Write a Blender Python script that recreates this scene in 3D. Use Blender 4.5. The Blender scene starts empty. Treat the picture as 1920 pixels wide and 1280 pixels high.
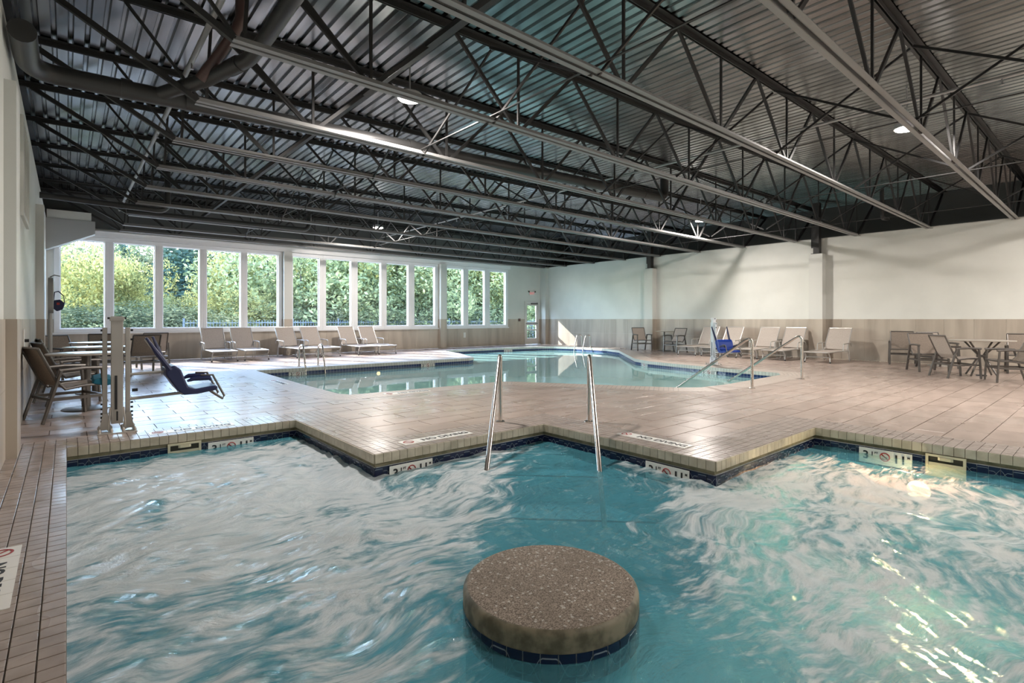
import bpy, bmesh, math, random
from mathutils import Vector, Matrix, noise
random.seed(7)
S = bpy.context.scene
C = S.collection
R = math.radians

# ------------------------------------------------------------------ camera, sky, sun, exposure
cd = bpy.data.cameras.new('camera'); cam = bpy.data.objects.new('camera', cd); C.objects.link(cam)
cd.sensor_width = 36; cd.lens = 980/1920*36; cd.shift_y = -42/1920
cam.location = (0, 0, 1.2); cam.rotation_euler = (R(90), 0, R(-40.43)); cd.clip_start = 0.02; cd.clip_end = 300
S.camera = cam

W = bpy.data.worlds.new('world'); S.world = W; W.use_nodes = True
nt = W.node_tree; nt.nodes.clear()
sky = nt.nodes.new('ShaderNodeTexSky'); sky.sky_type = 'NISHITA'; sky.sun_disc = False
sky.sun_elevation = R(32); sky.sun_rotation = R(-24); sky.air_density = 1.0; sky.dust_density = .4; sky.ozone_density = 2.0
bg = nt.nodes.new('ShaderNodeBackground'); bg.inputs['Strength'].default_value = 2.3
wo = nt.nodes.new('ShaderNodeOutputWorld')
nt.links.new(sky.outputs[0], bg.inputs[0]); nt.links.new(bg.outputs[0], wo.inputs[0])
try: W.cycles.sampling_method = 'AUTOMATIC'
except Exception: pass

sd = bpy.data.lights.new('sun', 'SUN'); sd.energy = 15.0; sd.angle = R(0.6); sd.color = (1.0, 0.99, 0.97)
sun = bpy.data.objects.new('sun', sd); C.objects.link(sun); sun.location = (-8, 40, 30)
sun.rotation_euler = Vector((0.48, -1.0, -0.69)).to_track_quat('-Z', 'Y').to_euler()

LAMP_W = 235
LAMP_COL = (1.0, 0.92, 0.86)
S.view_settings.view_transform = 'Standard'; S.view_settings.look = 'None'
S.view_settings.gamma = 1.0; S.view_settings.use_curve_mapping = False
S.view_settings.exposure = 0.12

# sky portals over the daylight openings (they add no light of their own)
def portal(loc, rot, sx, sy):
    l = bpy.data.lights.new('window_portal', 'AREA'); l.shape = 'RECTANGLE'; l.size = sx; l.size_y = sy; l.cycles.is_portal = True
    o = bpy.data.objects.new('window_portal', l); C.objects.link(o); o.location = loc; o.rotation_euler = rot
portal((2.6, 18.55, 2.14), (R(-90), 0, 0), 5.8, 2.7); portal((8.7, 18.55, 2.14), (R(-90), 0, 0), 5.8, 2.7); portal((13.6, 18.55, 2.14), (R(-90), 0, 0), 3.4, 2.7)

# room dimensions (metres)
XL, XR, YB, YR = -0.41, 17.6, 18.3, -3.5
ZW = 3.68                       # top of the pale walls
XR2 = 19.2                      # upper wall behind the ledge
def roofz(x): return 4.50 + 0.015*x

# ------------------------------------------------------------------ material helpers
def M(name, col=(.5, .5, .5), rough=.5, metal=0, spec=.5, **kw):
    m = bpy.data.materials.new(name); m.use_nodes = True
    b = m.node_tree.nodes['Principled BSDF']
    b.inputs['Base Color'].default_value = (*col, 1); b.inputs['Roughness'].default_value = rough
    b.inputs['Metallic'].default_value = metal; b.inputs['Specular IOR Level'].default_value = spec
    for k, v in kw.items(): b.inputs[k.replace('_', ' ')].default_value = v
    return m
class N:
    """tiny node-graph helper"""
    def __init__(s, m): s.t = m.node_tree; s.b = s.t.nodes.get('Principled BSDF')
    def new(s, t, **kw):
        n = s.t.nodes.new('ShaderNode'+t)
        for k, v in kw.items(): setattr(n, k, v)
        return n
    def ln(s, a, b): s.t.links.new(a, b)
    def val(s, inp, v):
        if isinstance(v, (int, float)): inp.default_value = v
        elif isinstance(v, (tuple, list)): inp.default_value = (*v, 1) if len(v) == 3 and inp.type == 'RGBA' else v
        else: s.ln(v, inp)
    def math(s, op, a, b=0., c=None):
        n = s.new('Math', operation=op); s.val(n.inputs[0], a); s.val(n.inputs[1], b)
        if c is not None: s.val(n.inputs[2], c)
        return n.outputs[0]
    def sstep(s, v, lo, hi, a=0., b=1.):
        n = s.new('MapRange', interpolation_type='SMOOTHSTEP'); s.val(n.inputs[0], v)
        s.val(n.inputs[1], lo); s.val(n.inputs[2], hi); s.val(n.inputs[3], a); s.val(n.inputs[4], b)
        return n.outputs[0]
    def mix(s, f, a, b):
        n = s.new('Mix', data_type='RGBA'); s.val(n.inputs['Factor'], f); s.val(n.inputs[6], a); s.val(n.inputs[7], b)
        return n.outputs[2]
    def coord(s, out='Object', scale=(1, 1, 1), rot=(0, 0, 0)):
        c = s.new('TexCoord'); mp = s.new('Mapping'); s.ln(c.outputs[out], mp.inputs[0])
        mp.inputs['Scale'].default_value = scale; mp.inputs['Rotation'].default_value = rot
        return mp.outputs[0]
    def wpos(s, scale=(1, 1, 1), rot=(0, 0, 0)):
        g = s.new('NewGeometry'); mp = s.new('Mapping'); s.ln(g.outputs['Position'], mp.inputs[0])
        mp.inputs['Scale'].default_value = scale; mp.inputs['Rotation'].default_value = rot
        return mp.outputs[0]
    def noise(s, vec, scale, det=3, rough=.5, dist=0.):
        n = s.new('TexNoise'); s.ln(vec, n.inputs['Vector']); n.inputs['Scale'].default_value = scale
        n.inputs['Detail'].default_value = det; n.inputs['Roughness'].default_value = rough; n.inputs['Distortion'].default_value = dist
        return n.outputs
    def bump(s, h, strength=.2, dist=.01):
        n = s.new('Bump'); n.inputs['Strength'].default_value = strength; n.inputs['Distance'].default_value = dist
        s.ln(h, n.inputs['Height']); return n.outputs[0]

def speckle(m, c1, c2, scale, wscale=(1, 1, 1), rnd=0., bump=0., rough=None, det=4):
    n = N(m); v = n.wpos(wscale); no = n.noise(v, scale, det)[0]
    f = n.sstep(no, .35, .65)
    col = n.mix(f, c1, c2)
    if rnd:
        oi = n.new('ObjectInfo'); hs = n.new('HueSaturation'); n.ln(col, hs.inputs['Color'])
        n.ln(n.math('MULTIPLY_ADD', oi.outputs['Random'], rnd, 1-rnd/2), hs.inputs['Value']); col = hs.outputs[0]
    n.ln(col, n.b.inputs['Base Color'])
    if bump: n.ln(n.bump(no, bump, .004), n.b.inputs['Normal'])
    if rough: n.ln(n.sstep(n.noise(n.wpos(), .9, 3)[0], .35, .62, rough[0], rough[1]), n.b.inputs['Roughness'])
    return m

m_wall = speckle(M('wall_paint', rough=.55), (.70, .71, .67), (.74, .75, .71), 1.3)
m_wains = speckle(M('wainscot_tile', rough=.4), (.40, .345, .285), (.52, .46, .385), 3.0, (1, 1, .12), rnd=.08)
m_paver = speckle(M('deck_paver', rough=.45, spec=.5), (.335, .262, .222), (.415, .33, .284), 5.0, (.4, 1, 1), rnd=.10, bump=.12, rough=(.24, .34))
m_mosaic = speckle(M('mosaic_tile', rough=.45), (.31, .258, .228), (.385, .325, .29), 9.0, rnd=.10, bump=.08, rough=(.2, .36))
m_grout = M('grout', (.20, .165, .14), .9)
m_copface = speckle(M('coping_face', rough=.45), (.42, .37, .28), (.52, .47, .37), 10, rnd=.08)
m_olive = speckle(M('mortar_band', rough=.8), (.16, .145, .085), (.24, .215, .14), 12)
m_plaster = M('pool_plaster', (.26, .58, .70), .6)
m_plaster2 = M('pool_plaster_pale', (.62, .88, .87), .6)
m_step = M('step_plaster', (.50, .60, .64), .6)
m_nose = M('step_nosing', (.02, .03, .08), .3)
m_roof = speckle(M('roof_deck_paint', (.10, .10, .10), .24, 1.0), (.25, .255, .255), (.36, .365, .365), 6.0, (1, .15, 1))
m_upper = M('upper_wall_paint', (.12, .128, .128), .7)
m_truss = M('joist_paint', (.032, .032, .032), .5, .1)
m_chord_lit = M('joist_paint_lit', (.27, .27, .265), .45, .1)  # joist paint lightened: light from the floor below put into the colour
m_pipe = M('pipe_paint', (.05, .05, .05), .40, .2)
m_cond = M('conduit_steel', (.42, .42, .42), .4, .5)
m_white = M('white_frame', (.82, .83, .84), .35)
m_column = M('column_paint', (.66, .67, .64), .5)
m_steel = M('stainless_steel', (.62, .58, .54), .22, 1.0)
m_frame = M('chair_frame_metal', (.13, .12, .11), .38, .5)
m_frame_lt = M('lounger_frame_metal', (.52, .50, .47), .35, .5)
m_sling = speckle(M('sling_fabric', rough=.8), (.40, .345, .30), (.46, .40, .35), 60)
m_sling_dk = speckle(M('sling_fabric_brown', rough=.8), (.22, .18, .145), (.27, .22, .18), 60)
m_ttop = M('table_top', (.42, .38, .33), .3, .1)
m_foot = M('rubber_foot', (.02, .02, .02), .6)
m_lift = M('lift_powder_coat', (.36, .345, .32), .4, .2)
m_liftw = M('lift_white_coat', (.75, .77, .80), .35, .1)
m_navy = M('navy_seat_plastic', (.012, .018, .07), .4)
m_blue = M('blue_seat_plastic', (.010, .045, .30), .35)
m_black = M('black_plastic', (.012, .012, .014), .4)
m_teal = M('teal_cloth', (.005, .12, .19), .8)
m_cream = M('cream_plastic', (.62, .56, .40), .4)
m_dark = M('opening_shade', (.03, .028, .02), .9)
m_sign = M('sign_white', (.78, .78, .74), .35)
m_ink = M('black_ink', (.01, .01, .012), .5)
m_ired = M('red_ink', (.35, .03, .03), .5)
m_lens = M('lamp_lens', (.9, .9, .9), .4, Emission_Color=(1.0, .93, .84, 1), Emission_Strength=30)
m_lampb = M('lamp_housing', (.6, .6, .6), .4, .3)
m_exit = M('exit_red', (.8, .25, .25), .5, Emission_Color=(1, .25, .25, 1), Emission_Strength=.35)
m_doorp = M('door_paint', (.72, .70, .66), .4)
m_fence = M('fence_metal', (.16, .21, .27), .5, .2)
m_bark = speckle(M('bark', rough=.9), (.10, .08, .06), (.2, .17, .14), 8)
m_grass = speckle(M('grass', rough=.9), (.16, .20, .06), (.30, .30, .12), 3)
m_patio = speckle(M('concrete', rough=.9), (.45, .43, .40), (.55, .53, .50), 3)
m_dkpool = M('waterline_dark', (.012, .018, .05), .2)

def thin_glass(name, tint=(1, 1, 1), blend=.0):
    m = bpy.data.materials.new(name); m.use_nodes = True; n = N(m); n.t.nodes.remove(n.b)
    tr = n.new('BsdfTransparent'); tr.inputs[0].default_value = (*tint, 1)
    gl = n.new('BsdfGlossy'); gl.inputs['Roughness'].default_value = .02
    fr = n.new('Fresnel'); fr.inputs[0].default_value = 1.45
    mx = n.new('MixShader'); n.ln(fr.outputs[0], mx.inputs[0]); n.ln(tr.outputs[0], mx.inputs[1]); n.ln(gl.outputs[0], mx.inputs[2])
    n.ln(mx.outputs[0], n.t.nodes['Material Output'].inputs[0]); return m
m_glass = thin_glass('window_glass', (.93, .96, .95))

def brick_mat(name, c1, c2, mortar, w, h, msize=.006, rough=.4, coord='UV', offset=0.):
    m = M(name, rough=rough); n = N(m)
    br = n.new('TexBrick', offset=offset); n.ln(n.coord(coord), br.inputs['Vector'])
    n.val(br.inputs['Color1'], c1); n.val(br.inputs['Color2'], c2); n.val(br.inputs['Mortar'], mortar)
    br.inputs['Scale'].default_value = 1; br.inputs['Mortar Size'].default_value = msize
    br.inputs['Brick Width'].default_value = w; br.inputs['Row Height'].default_value = h
    n.ln(br.outputs['Color'], n.b.inputs['Base Color']); return m
m_coping2 = brick_mat('main_coping_mosaic', (.50, .42, .36), (.56, .48, .42), (.28, .23, .20), .08, .08)
m_copface2 = brick_mat('main_coping_face', (.58, .58, .52), (.66, .66, .60), (.4, .38, .33), .08, .2)
m_navyband = brick_mat('main_waterline_tile', (.012, .03, .12), (.02, .05, .16), (.25, .3, .36), .08, .15, .004, .2)

# navy tile with a pale wavy line (printed glaze): UV u runs along the wall in metres, v is height 0..1
def navy_tile():
    m = M('navy_tile', (.008, .012, .045), .15); n = N(m)
    uv = n.new('UVMap'); sp = n.new('SeparateXYZ'); n.ln(uv.outputs[0], sp.inputs[0])
    u, v = sp.outputs[0], sp.outputs[1]
    tri = n.math('PINGPONG', u, .12)                     # 0..0.12
    tri = n.math('DIVIDE', tri, .12)
    wave = n.sstep(tri, .25, .75, .25, .85)
    d = n.math('ABSOLUTE', n.math('SUBTRACT', v, wave))
    line = n.math('LESS_THAN', d, .026)
    wave2 = n.sstep(tri, .25, .75, .62, .02)
    line2 = n.math('LESS_THAN', n.math('ABSOLUTE', n.math('SUBTRACT', v, wave2)), .022)
    ln_ = n.math('MAXIMUM', line, line2)
    n.ln(n.mix(ln_, (.008, .012, .045), (.22, .25, .29)), n.b.inputs['Base Color'])
    return m
m_ntile = navy_tile()
m_ngrout = M('navy_grout', (.38, .40, .40), .8)

# concrete pillar
m_conc = M('exposed_aggregate', rough=.85); n = N(m_conc)
v = n.wpos(); vo = n.new('TexVoronoi'); n.ln(v, vo.inputs[0]); vo.inputs['Scale'].default_value = 95
no = n.noise(v, 160, 4)[0]; big = n.noise(v, 3.5, 5)[0]
cc = n.mix(n.sstep(no, .38, .66), (.115, .088, .066), (.37, .305, .245))
cc = n.mix(n.sstep(vo.outputs['Distance'], .5, .12), cc, (.30, .25, .20))
wh = n.new('TexWhiteNoise'); n.ln(vo.outputs['Position'], wh.inputs[0])
cc = n.mix(n.math('GREATER_THAN', wh.outputs[0], .955), cc, (.50, .47, .42))
cc = n.mix(n.sstep(big, .4, .68, 0, .30), cc, (.12, .10, .075))
n.ln(cc, n.b.inputs['Base Color']); n.ln(n.bump(no, .5, .004), n.b.inputs['Normal'])
m_concside = speckle(M('damp_concrete', rough=.55), (.085, .075, .045), (.22, .19, .13), 14, (1, 1, .9), bump=.3)

def foliage(name, cols, trans=.35):
    m = bpy.data.materials.new(name); m.use_nodes = True; n = N(m); n.t.nodes.remove(n.b)
    a = n.new('Attribute', attribute_name='tone', attribute_type='GEOMETRY')
    nz = n.noise(n.wpos(), .9, 3)[0]
    f = n.math('ADD', n.math('MULTIPLY', a.outputs['Fac'], .55), n.math('MULTIPLY', n.sstep(nz, .3, .7), .45))
    rp = n.new('ValToRGB'); n.ln(f, rp.inputs[0]); cr = rp.color_ramp
    for i, c in enumerate(cols):
        e = cr.elements[i] if i < 2 else cr.elements.new(0)
        e.position = i/(len(cols)-1); e.color = (*c, 1)
    df = n.new('BsdfDiffuse'); tl = n.new('BsdfTranslucent'); mx = n.new('MixShader'); mx.inputs[0].default_value = trans
    n.ln(rp.outputs[0], df.inputs[0]); n.ln(rp.outputs[0], tl.inputs[0]); n.ln(df.outputs[0], mx.inputs[1]); n.ln(tl.outputs[0], mx.inputs[2])
    n.ln(mx.outputs[0], n.t.nodes['Material Output'].inputs[0]); return m
m_leafy = foliage('leaves_yellow', [(.04, .07, .03), (.20, .28, .08), (.42, .50, .15), (.68, .62, .24)], .35)
m_leafg = foliage('leaves_green', [(.03, .055, .03), (.16, .24, .08), (.36, .44, .17), (.62, .66, .33)], .35)
m_leafd = foliage('needles_dark', [(.05, .09, .07), (.09, .14, .11), (.13, .18, .14)], .2)
m_leafb = foliage('hedge_leaves', [(.05, .08, .04), (.15, .19, .10), (.33, .34, .20)], .35)

# ------------------------------------------------------------------ mesh helpers
class MB:
    def __init__(s): s.v = []; s.f = []; s.uv = {}; s.mi = []
    def add(s, vs, fs, uvs=None, mi=0):
        o = len(s.v); s.v += [tuple(p) for p in vs]
        for k, f in enumerate(fs):
            if uvs: s.uv[len(s.f)] = uvs[k]
            s.f.append(tuple(i+o for i in f)); s.mi.append(mi)
        return s
    def box(s, a, b, mi=0):
        x0, y0, z0 = a; x1, y1, z1 = b
        v = [(x0, y0, z0), (x1, y0, z0), (x1, y1, z0), (x0, y1, z0), (x0, y0, z1), (x1, y0, z1), (x1, y1, z1), (x0, y1, z1)]
        return s.add(v, [(3, 2, 1, 0), (4, 5, 6, 7), (0, 1, 5, 4), (1, 2, 6, 5), (2, 3, 7, 6), (3, 0, 4, 7)], mi=mi)
    def cbox(s, c, d, mi=0): return s.box([c[i]-d[i]/2 for i in range(3)], [c[i]+d[i]/2 for i in range(3)], mi)
    def bar(s, p, q, w, h, up=(0, 0, 1), mi=0):
        p = Vector(p); q = Vector(q); d = (q-p).normalized(); up = Vector(up)
        if abs(d.dot(up)) > .98: up = Vector((1, 0, 0))
        a = d.cross(up).normalized(); b = a.cross(d)
        vs = [pt + a*sx*w/2 + b*sy*h/2 for pt in (p, q) for sx, sy in ((-1, -1), (1, -1), (1, 1), (-1, 1))]
        return s.add(vs, [(0, 1, 2, 3), (7, 6, 5, 4), (0, 4, 5, 1), (1, 5, 6, 2), (2, 6, 7, 3), (3, 7, 4, 0)], mi=mi)
    def angle(s, p, q, w, t=.008, up=(0, 0, 1), flip=1):
        """an L-section between p and q"""
        p = Vector(p); q = Vector(q); d = (q-p).normalized(); up = Vector(up)
        a = d.cross(up).normalized()*flip; b = up
        s.bar(p+a*w/2, q+a*w/2, w, t, up); s.bar(p+a*t/2+b*w/2, q+a*t/2+b*w/2, t, w, up); return s
    def tube(s, pts, r, n=10, cap=True, mi=0):
        pts = [Vector(p) for p in pts]; rings = []; rr = r if isinstance(r, (list, tuple)) else [r]*len(pts)
        pd = None
        for i, p in enumerate(pts):
            d = ((pts[min(i+1, len(pts)-1)]-pts[max(i-1, 0)])).normalized()
            if pd is None:
                u = Vector((0, 0, 1)) if abs(d.z) < .9 else Vector((1, 0, 0)); a = d.cross(u).normalized()
            else: a = (a - d*a.dot(d)).normalized()
            b = d.cross(a); pd = d
            rings.append([p + (a*math.cos(2*math.pi*k/n)+b*math.sin(2*math.pi*k/n))*rr[i] for k in range(n)])
        vs = [v for rg in rings for v in rg]; fs = []
        for i in range(len(pts)-1):
            for k in range(n): fs.append((i*n+k, i*n+(k+1) % n, (i+1)*n+(k+1) % n, (i+1)*n+k))
        if cap: fs += [tuple(range(n))[::-1], tuple((len(pts)-1)*n+k for k in range(n))]
        return s.add(vs, fs, mi=mi)
    def lathe(s, prof, n=32, c=(0, 0), mi=0):
        vs = [(c[0]+r*math.cos(2*math.pi*k/n), c[1]+r*math.sin(2*math.pi*k/n), z) for r, z in prof for k in range(n)]
        fs = [(i*n+k, i*n+(k+1) % n, (i+1)*n+(k+1) % n, (i+1)*n+k) for i in range(len(prof)-1) for k in range(n)]
        fs += [tuple(range(n))[::-1], tuple((len(prof)-1)*n+k for k in range(n))]
        return s.add(vs, fs, mi=mi)
    def prism(s, poly, z0, z1, mi=0):
        n = len(poly); vs = [(x, y, z0) for x, y in poly]+[(x, y, z1) for x, y in poly]
        fs = [tuple(range(n))[::-1], tuple(range(n, 2*n))]+[(i, (i+1) % n, (i+1) % n+n, i+n) for i in range(n)]
        return s.add(vs, fs, mi=mi)
    def mesh(s, name, mats, smooth=False):
        me = bpy.data.meshes.new(name); me.from_pydata([tuple(v) for v in s.v], [], s.f)
        for m in (mats if isinstance(mats, (list, tuple)) else [mats]): me.materials.append(m)
        if s.uv:
            l = me.uv_layers.new(name='UVMap')
            for fi, uvs in s.uv.items():
                for li, q in zip(me.polygons[fi].loop_indices, uvs): l.data[li].uv = q
        if any(s.mi): me.polygons.foreach_set('material_index', s.mi)
        if smooth: me.shade_smooth()
        me.update(); return me
    def build(s, name, mats, parent=None, smooth=False, bevel=0, angle=None):
        me = s.mesh(name, mats, smooth)
        o = bpy.data.objects.new(name, me); C.objects.link(o)
        if parent: o.parent = parent
        if smooth and angle is not False:
            try: me.set_sharp_from_angle(angle=R(40))
            except Exception: pass
        if bevel:
            b = o.modifiers.new('bevel', 'BEVEL'); b.width = bevel; b.segments = 2; b.limit_method = 'ANGLE'
        return o

def tag(o, label=None, cat=None, group=None, kind=None):
    if label: o['label'] = label
    if cat: o['category'] = cat
    if group: o['group'] = group
    if kind: o['kind'] = kind
    return o
def thing(name, label, cat, loc=(0, 0, 0), rz=0, group=None):
    o = bpy.data.objects.new(name, None); C.objects.link(o); o.location = loc; o.rotation_euler = (0, 0, rz)
    o.empty_display_size = .1
    return tag(o, label, cat, group)
def dup(root, loc, rz, label, group=None):
    kids = [(c, list(c.children)) for c in root.children]
    r = root.copy(); C.objects.link(r); r.location = loc; r.rotation_euler = (0, 0, rz); r['label'] = label
    if group: r['group'] = group
    for c0, gs in kids:
        c = c0.copy(); C.objects.link(c); c.parent = r
        for g in gs:
            d = g.copy(); C.objects.link(d); d.parent = c
    return r
def struct(o, label=None, cat=None):
    return tag(o, label, cat, kind='structure')

def text_mesh(txt, size, mat, thick=.0015):
    cu = bpy.data.curves.new('text', 'FONT'); cu.body = txt; cu.size = size; cu.extrude = thick; cu.align_x = 'CENTER'; cu.align_y = 'CENTER'
    cu.resolution_u = 3; cu.offset = size*.02
    o = bpy.data.objects.new('text', cu); C.objects.link(o)
    bpy.context.view_layer.update()
    me = bpy.data.meshes.new_from_object(o.evaluated_get(bpy.context.evaluated_depsgraph_get()))
    bpy.data.objects.remove(o); bpy.data.curves.remove(cu)
    me.materials.clear(); me.materials.append(mat); return me

def inpoly(x, y, P):
    r = False; j = len(P)-1
    for i in range(len(P)):
        if (P[i][1] > y) != (P[j][1] > y) and x < (P[j][0]-P[i][0])*(y-P[i][1])/(P[j][1]-P[i][1])+P[i][0]: r = not r
        j = i
    return r
def area(P): return sum(P[i-1][0]*P[i][1]-P[i][0]*P[i-1][1] for i in range(len(P)))/2
def offset(P, d):
    """grow (d>0) a CCW polygon"""
    out = []; n = len(P)
    for i in range(n):
        a, b, c = Vector(P[i-1]), Vector(P[i]), Vector(P[(i+1) % n])
        e1 = (b-a).normalized(); e2 = (c-b).normalized(); n1 = Vector((e1.y, -e1.x)); n2 = Vector((e2.y, -e2.x))
        k = n1+n2; k = k/k.dot(n1) if k.length > .2 else n1
        out.append((b.x+k.x*d, b.y+k.y*d))
    return out

# ------------------------------------------------------------------ pool outlines
SPA = [(0, -.48), (6.32, -.48), (6.32, 2.24), (4.16, 2.24), (4.16, 4.32), (2.08, 4.32), (2.08, 6.40), (0, 6.40)]
POOL = [(3.45, 7.97), (6.35, 7.78), (6.55, 7.6), (8.15, 5.1), (8.5, 4.84), (9.25, 4.76), (11.7, 4.82), (12.05, 5.0), (12.16, 6.3), (12.42, 7.9), (12.6, 8.8), (13.05, 9.6),
        (16.05, 12.55), (16.5, 13.5), (16.55, 15.2), (16.2, 16.2), (15.6, 16.65), (13.5, 16.9), (11.6, 16.95), (10.9, 16.7), (10.55, 15.3), (9.75, 13.3), (9.45, 13.12), (3.36, 13.14), (3.30, 9.9), (3.33, 8.2)]
if area(SPA) < 0: SPA.reverse()
if area(POOL) < 0: POOL.reverse()
BW = .50                                   # border width
SPAO = offset(SPA, .48); POOLO = offset(POOL, BW)
WZ = -.19                                  # water level

# ------------------------------------------------------------------ floor
floor = struct(bpy.data.objects.new('floor', None)); C.objects.link(floor)
def fill_holes(outer, holes, z, name, mat, parent):
    bm = bmesh.new(); es = []
    for P in [outer]+holes:
        vs = [bm.verts.new((x, y, z)) for x, y in P]
        es += [bm.edges.new((vs[i-1], vs[i])) for i in range(len(vs))]
    bmesh.ops.triangle_fill(bm, edges=es, use_beauty=True, use_dissolve=False)
    for f in bm.faces:
        if f.normal.z < 0: f.normal_flip()
    me = bpy.data.meshes.new(name); bm.to_mesh(me); bm.free(); me.materials.append(mat)
    o = bpy.data.objects.new(name, me); C.objects.link(o); o.parent = parent; return o
OUT = [(XL-.3, YR), (XR+.05, YR), (XR+.05, YB+.05), (XL-.3, YB+.05)]
fill_holes(OUT, [SPA, POOL], -.007, 'mortar_bed', m_grout, floor)

# pavers 0.60 x 0.30 in running bond, clipped at the borders
def clip(poly, a, b):
    """keep the part to the right of a->b (outside of a CCW outline)"""
    out = []; ax, ay = a; dx, dy = b[0]-ax, b[1]-ay
    s = [dx*(y-ay)-dy*(x-ax) for x, y in poly]
    for i in range(len(poly)):
        p, q = poly[i-1], poly[i]; sp, sq = s[i-1], s[i]
        if (sp <= 0) != (sq <= 0):
            t = sp/(sp-sq); out.append((p[0]+(q[0]-p[0])*t, p[1]+(q[1]-p[1])*t))
        if sq <= 0: out.append(q)
    return out
def seg_hits(a, b, x0, y0, x1, y1):
    t0, t1 = 0, 1; dx, dy = b[0]-a[0], b[1]-a[1]
    for p, q in ((-dx, a[0]-x0), (dx, x1-a[0]), (-dy, a[1]-y0), (dy, y1-a[1])):
        if abs(p) < 1e-9:
            if q < 0: return False
        else:
            r = q/p
            if p < 0: t0 = max(t0, r)
            else: t1 = min(t1, r)
    return t0 < t1
cells = []
G = .004
for j in range(-12, 62):
    y0 = 2.72+.30*j; y1 = y0+.30
    if y1 > YB or y0 < YR: continue
    for i in range(-3, 32):
        x0 = .16+.60*i+(.30 if j % 2 else 0); x1 = x0+.60
        a0, a1, b0, b1 = max(x0, XL)+G, min(x1, XR)-G, y0+G, y1-G
        if a1-a0 < .03: continue
        P = [(a0, b0), (a1, b0), (a1, b1), (a0, b1)]; full = (abs(a1-a0-.6+2*G) < 1e-6)
        hit = False; dead = False; extra = None
        for O in (SPAO, POOLO):
            es = [(O[k-1], O[k]) for k in range(len(O)) if seg_hits(O[k-1], O[k], a0, b0, a1, b1)]
            if es:
                hit = True
                # corner cells: clip piecewise when both edges cross a reflex corner
                if len(es) == 2:
                    if es[0][0] == es[1][1]: es.reverse()
                    (p_, q_), (q2, r_) = es
                    if q_ == q2 and (q_[0]-p_[0])*(r_[1]-q_[1])-(q_[1]-p_[1])*(r_[0]-q_[0]) > 0:   # outward corner: two pieces
                        A = clip(P, p_, q_); B = clip(P, q_, p_); B = clip(B, q_, r_) if len(B) > 2 else []
                        P, extra = A, B; continue
                for e in es: P = clip(P, *e) if len(P) > 2 else []
            elif inpoly((a0+a1)/2, (b0+b1)/2, O): dead = True
        if dead: continue
        if extra and len(extra) > 2 and abs(area(extra)) > .0008:
            cells.append((sum(q[0] for q in extra)/len(extra), sum(q[1] for q in extra)/len(extra), extra, False))
        if len(P) < 3 or abs(area(P)) < .0008: continue
        cx = sum(p[0] for p in P)/len(P); cy = sum(p[1] for p in P)/len(P)
        cells.append((cx, cy, P, full and not hit))
def in_view(x, y, z=0.):
    d = .6485*x+.7612*y
    if d < .3: return 0
    u = 980*(.7612*x-.6485*y)/d; w = (1.2-z)*980/d
    if abs(u) > 990 or w > 700: return 0
    return 1/d
cells.sort(key=lambda c: -in_view(c[0], c[1]))
full_me = MB(); hx, hy = .30-G, .15-G
full_me.add([(-hx, -hy, -.02), (hx, -hy, -.02), (hx, hy, -.02), (-hx, hy, -.02), (-hx, -hy, -.001), (hx, -hy, -.001), (hx, hy, -.001), (-hx, hy, -.001),
             (-hx+.003, -hy+.003, 0), (hx-.003, -hy+.003, 0), (hx-.003, hy-.003, 0), (-hx+.003, hy-.003, 0)],
            [(0, 1, 5, 4), (1, 2, 6, 5), (2, 3, 7, 6), (3, 0, 4, 7), (4, 5, 9, 8), (5, 6, 10, 9), (6, 7, 11, 10), (7, 4, 8, 11), (8, 9, 10, 11)])
full_me = full_me.mesh('paver', m_paver)
rest = MB()
for k, (cx, cy, P, fu) in enumerate(cells):
    if k < 300:
        if fu: me = full_me
        else: me = MB().prism([(x-cx, y-cy) for x, y in P], -.02, 0).mesh('paver', m_paver)
        o = bpy.data.objects.new('paver', me); C.objects.link(o); o.parent = floor
        o.location = (cx, cy, random.uniform(-.0008, .0008))
    else: rest.prism(P, -.02, 0)
tag(rest.build('paver_field', m_paver, floor), kind='stuff')

# spa border mosaic
mos = []
p = .08
for i in range(-7, 88):
    for j in range(-13, 90):
        x = i*p+p/2; y = j*p+p/2
        if x < XL+.02 or y < YR: continue
        if inpoly(x, y, SPAO) and not inpoly(x, y, SPA): mos.append((x, y))
mos.sort(key=lambda c: -in_view(*c))
g = .0025
def mtile(h): return MB().add([(-h, -h, -.014), (h, -h, -.014), (h, h, -.014), (-h, h, -.014), (-h, -h, -.001), (h, -h, -.001), (h, h, -.001), (-h, h, -.001),
    (-h+.002, -h+.002, 0), (h-.002, -h+.002, 0), (h-.002, h-.002, 0), (-h+.002, h-.002, 0)],
    [(0, 1, 5, 4), (1, 2, 6, 5), (2, 3, 7, 6), (3, 0, 4, 7), (4, 5, 9, 8), (5, 6, 10, 9), (6, 7, 11, 10), (7, 4, 8, 11), (8, 9, 10, 11)])
mt = mtile(p/2-g).mesh('mosaic_tile', m_mosaic)
border = struct(bpy.data.objects.new('trim_1', None)); C.objects.link(border)
rest = MB()
for k, (x, y) in enumerate(mos):
    # keep tiles from poking over the edge lines
    if k < 300:
        o = bpy.data.objects.new('mosaic_tile', mt); C.objects.link(o); o.parent = border
        o.location = (x, y, .001+random.uniform(-.0006, .0006))
    else:
        h = p/2-g; z = .001+random.uniform(-.0006, .0006); rest.box((x-h, y-h, -.014), (x+h, y+h, z))
tag(rest.build('mosaic_field', m_mosaic, border), kind='stuff')

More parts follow.
